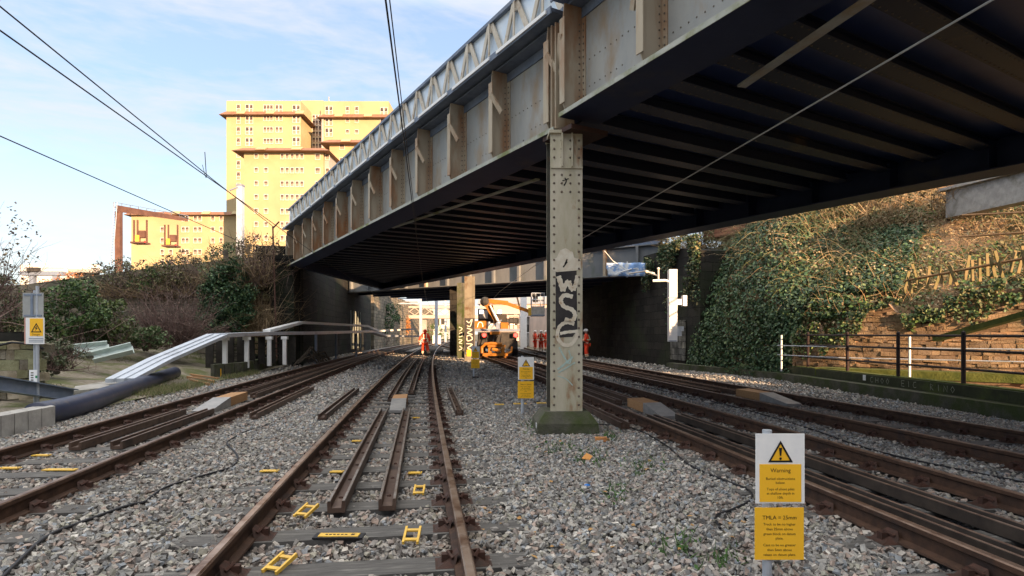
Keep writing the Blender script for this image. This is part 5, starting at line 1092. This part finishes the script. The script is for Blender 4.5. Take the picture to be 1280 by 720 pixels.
for z_ in (366, 374, 382): 
    for a_, b_ in (((671,0),(687,0)),((671,1.4),(687,1.4)),((671,0),(671,1.4)),((687,0),(687,1.4))): m.tube([rp(a_[0],z_,a_[1]+.3), rp(b_[0],z_,b_[1]+.3)], .028, 6)
for x, dy in ((671,0),(676,0),(682,0),(687,0),(671,1.4),(687,1.4)): m.tube([rp(x,366,dy+.3), rp(x,392,dy+.3)], .025, 6)
bk = ob('basket', m, M_galv, T0); ob('kick_panel', rb(671,383,687,393,.27,.3), M_concl, bk); ob('basket_floor', rb(670.5,393.1,687.5,394.5,.2,1.8), M_galvd, bk); ob('control_box', rb(673,368,679,377,.5,.8), M_rrvd, bk)
m = MB(); [m.tube([rp(x,411,dy), rp(x,396,dy)], .022, 6) for x in (643,648,654) for dy in (.3, 3)]; [m.tube([rp(643,z_,dy), rp(654,z_,dy)], .022, 6) for z_ in (396,403) for dy in (.3,3)]; ob('deck_railing', m, M_rrvd, T0)
m = MB(); m.tube([rp(620,410,.15), rp(629,402,.3), rp(633,400,.3)], .04, 6); m.tube([rp(617,408,.3), rp(617,402,.3)], .09, 8); addb(m,626,404,631,410.8,.1,.4); ob('valve_gear', m, M_galvd, T0)
# ------------------------------------------------------------------ people
def skin_mesh(name, verts, edges, rad, m, parent, sub=1, root=0):
    me = bpy.data.meshes.new(name); me.from_pydata(verts, edges, []); o = bpy.data.objects.new(name, me); COL.objects.link(o)
    s_ = o.modifiers.new('s', 'SKIN'); s_.use_smooth_shade = True
    for i, r_ in enumerate(rad): me.skin_vertices[0].data[i].radius = r_ if isinstance(r_, tuple) else (r_, r_)
    me.skin_vertices[0].data[root].use_root = True
    u_ = o.modifiers.new('u', 'SUBSURF'); u_.levels = sub; u_.render_levels = sub
    dg = bpy.context.evaluated_depsgraph_get(); dg.update(); m2 = bpy.data.meshes.new_from_object(o.evaluated_get(dg)); bpy.data.objects.remove(o)
    m2.name = name; m2.materials.clear(); m2.materials.append(m)
    for p_ in m2.polygons: p_.use_smooth = True; p_.material_index = 0
    o = bpy.data.objects.new(name, m2); COL.objects.link(o); o.parent = parent; return o
def person(label, loc, rz, footL=(-.12,0,.07), footR=(.12,0,.07), handL=(-.3,.05,.8), handR=(.3,.05,.8), elL=(-.33,-.05,1.08), elR=(.33,-.05,1.08), H=1.0, lean=0.0, helmet=None, bend=0.0, hold=None, group=None):
    # faces +Y in local space
    t = thing('person', label, 'person', loc, group, local=True); t.rotation_euler = (0, 0, rz); t.scale = (H, H, H)
    V = Vector; pel = V((0,0,.95)); ch_ = V((lean*.6, bend*.5, 1.25)); nk = V((lean, bend, 1.5)); hd = V((lean, bend*1.2+.02, 1.62)); tp_ = V((lean, bend*1.2+.02, 1.72))
    sL, sR = V((-.19+lean, bend, 1.42)), V((.19+lean, bend, 1.42)); kL = (V(footL)+V((-.1,0,.9)))/2+V((0,.06,.03)); kR_ = (V(footR)+V((.1,0,.9)))/2+V((0,.06,.03))
    hl, hr = V(handL), V(handR); fl, fr = V(footL), V(footR)
    fwd = V((0,.14,-.03))
    verts = [pel, ch_, nk, hd, tp_, sL, V(elL), hl, sR, V(elR), hr, V((-.1,0,.88)), kL, fl, fl+fwd, V((.1,0,.88)), kR_, fr, fr+fwd]
    edges = [(0,1),(1,2),(2,3),(3,4),(1,5),(5,6),(6,7),(1,8),(8,9),(9,10),(0,11),(11,12),(12,13),(13,14),(0,15),(15,16),(16,17),(17,18)]
    rad = [.11,.13,.055,.095,.07,.055,.042,.03,.055,.042,.03,.08,.06,.04,.035,.08,.06,.04,.035]
    for e, h, sd_ in ((V(elL), hl, -1), (V(elR), hr, 1)):      # palm and five fingers
        d = (h-e).normalized(); b_i = len(verts); verts.append(h+d*.07); rad.append((.022,.035)); edges.append((7 if sd_ < 0 else 10, b_i))
        sp = d.cross(V((0,1,0)));  sp = sp.normalized() if sp.length > .1 else V((1,0,0)); fw = sp.cross(d).normalized()
        for q, ln in enumerate((.06,.07,.066,.052)):
            verts.append(h+d*(.07+ln)+fw*(-.03+.02*q)+sp*.012); rad.append(.009); edges.append((b_i, len(verts)-1))
        verts.append(h+d*.06+fw*.055); rad.append(.011); edges.append((7 if sd_ < 0 else 10, len(verts)-1))
    body = skin_mesh('body', verts, edges, rad, M_skin, t)
    j = [pel+V((0,0,-.04)), ch_, nk+V((0,0,-.03)), sL, V(elL), hl-(hl-V(elL)).normalized()*.03, sR, V(elR), hr-(hr-V(elR)).normalized()*.03]
    jac = skin_mesh('jacket', j, [(0,1),(1,2),(1,3),(3,4),(4,5),(1,6),(6,7),(7,8)], [(.23,.18),(.235,.175),(.09,.09),.1,.085,.07,.1,.085,.07], M_orange, t)
    tr_ = skin_mesh('trousers', [pel+V((0,0,.03)), V((-.1,0,.85)), kL, fl+V((0,0,.06)), V((.1,0,.85)), kR_, fr+V((0,0,.06))], [(0,1),(1,2),(2,3),(0,4),(4,5),(5,6)], [(.19,.15),.13,.11,.1,.13,.11,.1], M_orange, t)
    for f_ in (fl, fr):
        bm_ = MB(); bm_.ball(f_+V((0,.06,-.02)), .1, 10, 6, (.5,1.5,.5)); ob('boot', bm_, M_boot, t, smooth=True)
    # reflective bands
    for kk, f_ in ((kL, fl), (kR_, fr)):
        for fr_ in (.62, .85):
            c_ = kk.lerp(f_+V((0,0,.06)), fr_); d = (f_-kk).normalized(); ob('reflective_band', MB().tube([c_-d*.022, c_+d*.022], .113, 14), M_refl, tr_)
    for e, h in ((V(elL), hl), (V(elR), hr)):
        c_ = e.lerp(h, .4); d = (h-e).normalized(); ob('reflective_band', MB().tube([c_-d*.02, c_+d*.02], .09, 12), M_refl, jac)
    m_ = MB(); n_ = 20; zc = 1.12; cxx = lean*.4
    for a0, a1 in ((zc, zc+.05),):
        vs_ = [V((cxx+math.cos(2*math.pi*q/n_)*.245, bend*.35+math.sin(2*math.pi*q/n_)*.192, z_)) for z_ in (a0, a1) for q in range(n_)]; m_.add(vs_, [(q, (q+1)%n_, n_+(q+1)%n_, n_+q) for q in range(n_)])
    for x in (-.1, .1):
        for y_, yy in ((-.195, -.17), (.195, .17)): m_.bar(V((cxx+x, y_+bend*.35, zc+.02)), V((lean+x*.9, yy*.75+bend, 1.44)), .05, .012, up=V((0,1,0)))
    ob('reflective_braces', m_, M_refl, jac)
    hm_ = MB(); hc = hd+V((0,0,.06))
    if helmet == 'hood': hm_.ball(hd+V((0,-.02,.01)), .13, 14, 9, (1,1,1.1)); ob('hood', hm_, M_orange, t, smooth=True); hm_ = MB(); hm_.ball(hd+V((0,-.01,.1)), .1, 12, 7, (1,1,.5)); ob('cap', hm_, M_boot, t, smooth=True)
    else:
        vs_ = hm_.ball(hc, .135, 14, 8, (1,1.15,.8)); hm_.tube([hc+V((0,.0,-.02)), hc+V((0,0,-.005))], .165, 16); ob('hard_hat', hm_, M_white, t, smooth=False)
    fc = MB(); f0 = hd+V((0,.085,0)); fc.ball(f0+V((0,.02,-.01)), .018, 6, 5, (.8,1,1.4)); ob('nose', fc, M_skin, body)
    fc = MB(); [fc.ball(f0+V((x,.008,.02)), .011, 6, 5) for x in (-.03,.03)]; fc.box(f0+V((0,.006,-.045)), (.045,.01,.008)); ob('eyes_and_mouth', fc, M_boot, body)
    fc = MB(); [fc.ball(hd+V((x,0,.0)), .025, 6, 5, (.4,.8,1.2)) for x in (-.09,.09)]; ob('ears', fc, M_skin, body)
    return t
person('worker in orange hi vis walking away between the rails of the middle track', W(531,445,0)+Vector((0,0,.02)), R(8), footL=(-.13,.05,.07), footR=(.26,-.1,.09), handL=(-.36,.08,.84), elL=(-.34,-.06,1.12), handR=(.3,.14,.86), H=1.0, helmet='hood', lean=.02)
gG = 'orange workers grouped beyond the machine'
person('orange worker at the left of the distant group, facing right', WX(668.5,52,0), R(-70), handL=(-.2,.25,1.05), elL=(-.3,.02,1.1), group=gG)
person('orange worker in the middle of the distant group', WX(676.5,51,0), R(160), handR=(.15,.3,1.1), elR=(.3,.05,1.12), group=gG)
person('orange worker at the right of the distant group, partly behind the column', WX(682.5,53,0), R(90), group=gG)
pw = person('orange worker standing right of the riveted column holding white papers', WX(734,35.3,0), R(75), handL=(-.14,.3,1.12), elL=(-.27,.05,1.12), handR=(.14,.3,1.1), elR=(.27,.05,1.1), bend=.05)
m = MB(); m.box((0,0,0),(.22,.012,.3)); o_p = ob('papers', m, M_white); o_p.location = WX(734,35.3,1.18)+Vector((-.36,.1,0)); o_p.rotation_euler = (R(-30), 0, R(75)); tag(o_p, 'sheaf of white papers held by the worker right of the column', 'papers')
# ------------------------------------------------------------------ flats
def block(t, name, px0, px1, ytop, Y, depth, m=None, zb=-8):
    a_ = WX(px0, Y, 0); b_ = WX(px1, Y, 0); z1 = CAMH+(417-ytop)/F*Y; b = MB(); b.hexa([(a_.x,Y,zb),(b_.x,Y,zb),(b_.x,Y+depth,zb),(a_.x,Y+depth,zb),(a_.x,Y,z1),(b_.x,Y,z1),(b_.x,Y+depth,z1),(a_.x,Y+depth,z1)]); ob(name, b, m or M_cream, t); return a_.x, b_.x, z1
def eave(t, x0, x1, z, Y, depth, out=1.3, h=1.15):
    m = MB(); vo = [(x0-out,Y-out,z-h),(x1+out,Y-out,z-h),(x1+out,Y+depth,z-h),(x0-out,Y+depth,z-h)]; vi = [(x0-.1,Y-.1,z),(x1+.1,Y-.1,z),(x1+.1,Y+depth,z),(x0-.1,Y+depth,z)]; lo_ = [(x0-.1,Y-.1,z-h),(x1+.1,Y-.1,z-h),(x1+.1,Y+depth,z-h),(x0-.1,Y+depth,z-h)]
    m.add(vo+vi+lo_, [(0,1,5,4),(1,2,6,5),(3,0,4,7),(0,8,9,1),(1,9,10,2),(3,11,8,0),(8,4,5,9),(9,5,6,10),(11,7,4,8)]); e = ob('skirt_roof', m, M_eave, t)
    g_ = MB(); q = x0+3
    while q < x1: g_.hexa([(q,Y-out-.02,z-h+.1),(q+2,Y-out-.02,z-h+.1),(q+2,Y-.2,z+.02),(q,Y-.2,z+.02),(q,Y-out-.12,z-h+.2),(q+2,Y-out-.12,z-h+.2),(q+2,Y-.3,z+.14),(q,Y-.3,z+.14)]); q += 7.3
    ob('eave_panel', g_, M_cream, e)
WIN = {}
def window(t, px, py, Y, wpx, hpx, split=1):
    k = Y/F; c_ = WY(px, py, Y); wd, h = wpx*k*1.25, hpx*k*1.25; key = (t.name, round(wd,2), round(h,2), split)
    if key not in WIN:
        m = MB(); m.box((0,-.0,0),(wd,.06,h)); p_ = ob('window', m, M_glass, t, off=Vector((0,0,0))); f_ = MB(); f_.box((0,-.05,h/2+.04),(wd+.12,.1,.08)); f_.box((0,-.05,-h/2-.04),(wd+.12,.1,.08))
        for s_ in (-1,1): f_.box((s_*(wd/2+.03),-.05,0),(.06,.1,h-.002))
        for q in range(1, split): f_.box((-wd/2+wd*q/split,-.045,0),(.16,.09,h-.002))
        if h > 1.3: f_.box((0,-.044,-.1),(wd,.088,.08))
        f_ = ob('frame', f_, M_frame, p_, off=Vector((0,0,0))); WIN[key] = (p_, f_)
    else:
        a_, b_ = WIN[key]; p_ = a_.copy(); COL.objects.link(p_); q_ = b_.copy(); COL.objects.link(q_); q_.parent = p_
    p_.location = c_-OFF[t.name]+Vector((0,-.04,0))
z2 = lambda zx, zy: (260+zx/4, 100+zy/4)
t = thing('apartment_tower', 'tallest cream apartment tower with brown skirt roofs at upper left', 'apartment block', WX(330,150,-8))
x0, x1, z1 = block(t, 'left_wing', 283, 376, 126, 150, 15); eave(t, x0, x1, CAMH+(417-139.5)/F*150, 150, 15)
x0, x1, z1 = block(t, 'right_wing', 404.5, 486, 126.5, 150, 15); eave(t, x0, x1, CAMH+(417-143)/F*150, 150, 15)
block(t, 'recessed_link', 376.5, 404, 125.5, 158, 7); block(t, 'stair_column', 402, 404.3, 148, 149.6, 8, M_creamd)
for zy in (142,200,255,310,368,424,480,536):
    for zx, w_, n_ in ((153,3.5,1),(207,7,2)): window(t, *z2(zx,zy), 150, w_, 7.5, n_)
for i, zy in enumerate((145,192,249,306)):
    for zx in (286,302,318,346,364): window(t, *z2(zx,zy), 150, 3, 5 if i else 7.5)
    window(t, *z2(442,zy+2), 150, 7, 8, 2)
for zy in (152,208,262): window(t, *z2(605,zy), 150, 7, 8, 2); window(t, *z2(880,zy+6), 150, 7, 8, 2)
for i, zy in enumerate((152,204,260)):
    for zx in (698,744): window(t, *z2(zx,zy), 150, 3.2, 4 if i else 7)
for zy in (188,215,242,270,300,330): window(t, *z2(545,zy), 158, 9, 4.5, 3)
ob('roof_mast', MB().tube([WY(411,127,152), WY(411,121,152)], .12, 6), M_creamd, t)
t = thing('apartment_block', 'lower cream block in front of the tower with rows of small windows', 'apartment block', WX(355,124,-8))
x0, x1, z1 = block(t, 'walls', 305, 404, 187, 124, 14); eave(t, x0, x1, z1+.3, 124, 14, 1.8, 1.0); block(t, 'stair_column', 404.3, 411, 191, 125, 10, M_creamd)
for zy in (380,450,518,585,655,722,790,858):
    for zx in (242,291): window(t, *z2(zx,zy), 124, 3.6, 4.6)
    for zx in (372,397,422,447,470): window(t, *z2(zx,zy+2), 124, 3.2, 5.2)
    window(t, *z2(549,zy+4), 124, 4.6, 5.5)
    window(t, *z2(598,zy+6), 124.95, 3.5, 5.5)
t = thing('apartment_block', 'narrow cream block with projecting brown roof right of the tall tower', 'apartment block', WX(436,135,-8))
x0, x1, z1 = block(t, 'walls', 412, 461, 176, 135, 12); eave(t, x0, x1, z1+.2, 135, 12, 1.8, 1.1)
for zy in (335,404,436,480,548,616): window(t, *z2(671,zy), 135, 4.5, 5.5)
t = thing('apartment_block', 'low cream block at left behind the signal gantry', 'apartment block', WX(230,146,-8))
x0, x1, z1 = block(t, 'walls', 164, 297, 267, 146, 14); eave(t, x0, x1, z1+.4, 146, 14, 1.2, .9)
z1f = lambda zx, zy: (zx/4, 200+zy/4)
for i, zy in enumerate((293,348,403,460,515,570)):
    for zx in ([812] if i else [])+([855] if i > 2 else [])+[918,937,978,1000,1065,1107]: window(t, *z1f(zx,zy), 146, 3.3, 4.8)
# signal gantry
t = thing('signal_gantry', 'rust brown signal gantry with ladder, handrail and two hanging signal cages', 'signal gantry', WX(148,40,1)); Yg = 40
m = MB().hexa([WY(145,264.5,Yg),WY(235,277,Yg+7),WY(235,277,Yg+7.8),WY(145,264.5,Yg+.8),WY(145,264.5,Yg)+Vector((0,0,.45)),WY(235,277,Yg+7)+Vector((0,0,.3)),WY(235,277,Yg+7.8)+Vector((0,0,.3)),WY(145,264.5,Yg+.8)+Vector((0,0,.45))])
for v_i in range(len(m.v)): pass
ob('beam', m, M_brown, t); ob('leg', MB().box(WY(148.5,310,Yg+.4), (.33,.33,4.9)), M_brown, t)
m = MB()
for f_ in [q/9 for q in range(10)]: p = WY(142+93*f_, 266+10*f_, Yg+7*f_); m.tube([p, p+Vector((0,0,.72-.3*f_))], .025, 5)
for h_ in (.36, .72): m.tube([WY(142,266,Yg)+Vector((0,0,h_)), WY(235,276,Yg+7)+Vector((0,0,h_*.55))], .025, 5)
ob('handrail', m, M_galvd, t)
m = MB(); [m.tube([WY(x+ (3 if True else 0),253,Yg-.1), WY(x-3,330,Yg-.4)], .03, 5) for x in (140,143.5)]; [m.tube([WY(142.8-q*.26,258+q*3.4,Yg-.12), WY(146.3-q*.26,258+q*3.4,Yg-.12)], .018, 4) for q in range(21)]; ob('ladder', m, M_galvd, t)
for px, y0, y1, dd in ((175.5,275,305,2.4), (214,281,309,5.4)):
    m = MB(); Yc = Yg+dd
    for dx in (-8,-3.5,8): m.bar(WY(px+dx,y0,Yc), WY(px+dx,y1-2,Yc), .09,.09, up=Vector((0,1,0)))
    m.box(WY(px,y1-1,Yc), (17/F*Yc,.8,.12)); m.box(WY(px+3,(y0+y1)/2+3,Yc), (.45,.3,.5)); m.box(WY(px-4,y1-6,Yc), (.3,.3,.35)); cg = ob('signal_cage', m, M_brown, t)
    ob('signal_head', MB().box(WY(px-4,y1-7,Yc-.2), (.25,.1,.45)), M_yelp, cg); ob('signal_lens', MB().tube([WY(px+5.5,y1-3,Yc-.42), WY(px+5.5,y1-3,Yc-.47)], .07, 8), mat('red_glass', (.4,.02,.02), rough=.3), cg)
t = thing('far_gantry', 'small dark gantry on two posts in front of the pale warehouse at far left', 'gantry', WX(54,85,2)); k8 = 85/F
ob('platform', MB().box(WY(54,342,85), (52*k8,1,5*k8)), M_galvd, t); m = MB(); [m.box(WY(x,352,85), (6*k8,.6,18*k8)) for x in (41,70)]; ob('posts', m, M_galvd, t)
m = MB(); [m.tube([WY(30+q*6,339.5,85), WY(30+q*6,335,85)], .06, 4) for q in range(9)]; m.tube([WY(30,335,85), WY(80,335,85)], .06, 4); ob('railing', m, M_galvd, t); ob('signal_box', MB().box(WY(42,337,84.4),(14*k8,.6,5*k8)), M_rrvd, t)
t = thing('warehouse', 'pale grey warehouse with low curved roof on the horizon at far left', 'warehouse', WX(80,190,0)); kk = 190/F
m = MB(); n_ = 14; top = [(25+q*100/n_, 331-3.2*math.sin(math.pi*q/n_)) for q in range(n_+1)]
vs_ = [WY(a, b, 190) for a, b in top]+[WY(a, b, 230) for a, b in top]+[Vector((WY(a,b,190).x,190,-5)) for a, b in top]; m.add(vs_, [(i, i+1, n_+2+i, n_+1+i) for i in range(n_)]+[(2*n_+2+i, 2*n_+3+i, i+1, i) for i in range(n_)]); ob('shell', m, M_sheet, t, fix=False)
ob('roof_edge', MB().box(WY(107,339,188), (34*kk,3,1.0)), M_creamd, t); ob('dark_opening', MB().box(WY(108,344,189.8), (30*kk,.3,1.6)), M_rrvd, t)
# ------------------------------------------------------------------ distance beyond the bridges
t = thing('footbridge', 'pale pinkish lattice footbridge across the tracks far beyond the bridges', 'bridge', (-8,96,0))
for y_, z_ in ((96,4.0),): ob('deck', MB().box((-6, y_, z_+.15), (38, 2.5, .5)), M_pink, t); ob('top_rail', MB().box((-6, y_-1.2, z_+1.7), (38,.15,.2)), M_pink, t)
m = MB(); [m.bar(Vector((-25+q*1.6,94.8,4.4)), Vector((-25+(q+1)*1.6,94.8,5.6)), .12,.08) for q in range(24)]; [m.bar(Vector((-25+(q+1)*1.6,94.85,4.4)), Vector((-25+q*1.6,94.85,5.6)), .12,.08) for q in range(24)]; ob('lattice', m, M_pink, t)
m = MB(); [m.box((x,96,2), (.7,.9,4)) for x in (-22,-14,4,12)]; ob('piers', m, M_concl, t)
for (px, Y, h, lab) in ((545.5,70,6.5,'slim grey line mast left of the black pier beyond the bridges'),(526,82,6.5,'slim grey line mast near the walking worker in the distance'),(557,105,7.5,'thin distant line mast right of the other two'),(654.5,58,6.5,'thick white line mast seen behind the road rail machine')):
    p = WX(px, Y, 0); t = thing('line_mast', lab, 'mast', p); wd = .34 if px < 600 else .62; ob('mast', MB().box(p+Vector((0,0,h/2)), (wd,wd,h)), M_white if px > 600 else M_galv, t); ob('cross_arm', MB().bar(p+Vector((-4.5,0,h-.9)), p+Vector((3,0,h-.9)), .14,.14), M_galv, t)
    ob('stay', MB().bar(p+Vector((-3,0,h-.9)), p+Vector((0,0,h-.1)), .05,.05), M_galv, t)
ob('brace', MB().bar(WX(645,58,5.4), WX(653,58,3.0), .16,.16), M_wood, t)
bl = [((600,690),380,120,14,M_pink,'long pink stone building filling the gap behind the machine'),((465,512),384,160,20,M_cream,'cream house row far beyond the left retaining wall'),((512,560),386,170,20,M_sheet,'pale grey building at the end of the tracks'),((655,760),396,75,5,M_concl,'low beige platform building behind the group of workers')]
for (pa, pb), yt, Y, dp, mm_, lab in bl:
    t = thing('distant_building', lab, 'building', WX((pa+pb)/2, Y, 0)); x0, x1, z1 = block(t, 'walls', pa, pb, yt, Y, dp, mm_, 0); h_ = z1
    rf = MB(); rf.hexa([(x0-.5,Y-.5,z1),(x1+.5,Y-.5,z1),(x1+.5,Y+dp,z1),(x0-.5,Y+dp,z1),(x0-.5,Y+dp/2-.1,z1+h_*.25),(x1+.5,Y+dp/2-.1,z1+h_*.25),(x1+.5,Y+dp/2+.1,z1+h_*.25),(x0-.5,Y+dp/2+.1,z1+h_*.25)]); ob('roof', rf, M_creamd, t)
    n_ = max(3, int((pb-pa)/9))
    for q in range(n_):
        px = pa+(q+.5)*(pb-pa)/n_; wz = h_*.6; wm = MB().box(Vector((WX(px,Y,0).x, Y-.03, wz)), (h_*.2,.06,h_*.26)); w_ = ob('window', wm, M_rrvd, t); ob('sill', MB().box(Vector((WX(px,Y,0).x, Y-.08, wz-h_*.15)), (h_*.26,.16,h_*.03)), M_white, w_)
for (px, Y, r_, lab, cl) in ((478,68,(2.2,1.5,2.3),'ivy draped shrub on the retaining wall under the bridge gap',IVY),(541,118,(3.5,2,1.8),'dark round tree behind the slim masts in the distance',GREEN),(502,92,(1.5,1,1.6),'orange sunlit shrub on the far retaining wall',ORNG)):
    c_ = WX(px, Y, r_[2]*.95 if px > 530 else 3.2); bush(lab, 'tree', c_, r_, 2600, .22, cl, k=26, cr=.6, tw=20, name='far_tree', base=(c_.x, c_.y, 0.1))
# parked white vans and huts far down the line read as small pale boxes
t = thing('relay_cabinet', 'white lineside relay cabinet beyond the walking worker', 'cabinet', WX(546,85,0)); p = WX(546,85,.6); ob('case', MB().box(p, (1.1,.6,1.2)), M_white, t); ob('lid', MB().box(p+Vector((0,0,.64)), (1.2,.7,.07)), M_galv, t)
# ------------------------------------------------------------------ added sun blockers behind the camera, shaped as brick warehouses, to shade the cutting
M_brick = mat('red_brick', (.28,.12,.08), (.34,.16,.1), scale=1, rough=.9, brick=(.45,.15,(.2,.18,.16)))
dS = Vector((-math.sin(R(SUN_AZ)), -math.cos(R(SUN_AZ)), 0)); pS = Vector((dS.y, -dS.x, 0))
for l0, l1, h, lab in ((-60,-22,17.5,'added brick sun blocker behind the camera furthest left'),(-22,3,17,'added brick sun blocker directly behind the camera'),(3,15.8,18,'added brick sun blocker behind the camera nearest the bridge')):
    mid = -dS*33+pS*((l0+l1)/2); t = thing('shade_warehouse', lab, 'warehouse', mid); an = math.atan2(pS.y, pS.x); M3 = Matrix.Rotation(an, 3, 'Z'); L_ = l1-l0
    ob('walls', MB().box(mid+Vector((0,0,h/2-1.5)), (L_,10,h-3), M=M3), M_brick, t)
    c_ = lambda x, y, z: mid+M3@Vector((x,y,z)); ob('roof', MB().hexa([c_(-L_/2,-5.4,h-3),c_(L_/2,-5.4,h-3),c_(L_/2,5.4,h-3),c_(-L_/2,5.4,h-3),c_(-L_/2,-.1,h),c_(L_/2,-.1,h),c_(L_/2,.1,h),c_(-L_/2,.1,h)]), M_creamd, t)
    for q in range(int(L_/4)):
        for z_ in (3,7,11):
            w_ = ob('window', MB().box(c_(-L_/2+2+q*4, 5.02, z_), (1.4,.08,2), M=M3), M_rrvd, t)

hp = Vector((11.9,26.5,8)); hz = Vector((11.9,26.5,0)); M3 = Matrix.Rotation(math.atan2(pS.y, pS.x), 3, 'Z'); t = thing('sun_blocker_house', 'added brick sun blocker on top of the right hillside hidden above the bridge deck', 'house', (11.9,26.5,7))  # unseen house added to keep the low sun off the second bridge
ob('walls', MB().box(hz+Vector((2.9,2.6,9.5)), (10,5.5,7), M=M3), M_brick, t); ob('roof', MB().hexa([hz+Vector((2.9,2.6,13.002))+M3@Vector(q) for q in ((-5.3,-3.1,0),(5.3,-3.1,0),(5.3,3.1,0),(-5.3,3.1,0),(-5.3,-.1,2),(5.3,-.1,2),(5.3,.1,2),(-5.3,.1,2))]), M_creamd, t)

m = MB()
for q in range(70):
    px, py = random.uniform(560, 930), random.uniform(540, 700)
    p = W(px, py, .035); a_ = random.uniform(0, 6.28); l_ = random.uniform(.015,.03); u_ = Vector((math.cos(a_), math.sin(a_), random.uniform(-.3,.3)))*l_; v_ = Vector((-math.sin(a_), math.cos(a_), random.uniform(-.3,.3)))*l_*.7
    m.add([p-u_, p-v_, p+u_, p+v_+Vector((0,0,.008))], [(0,1,2,3)])
tag(ob('fallen_leaves', m, mat('brown_leaf', (.3,.15,.05), (.42,.26,.1), scale=30, rough=.8), fix=False), 'scattered small brown fallen leaves on the ballast at lower centre', 'leaves', kind='stuff')
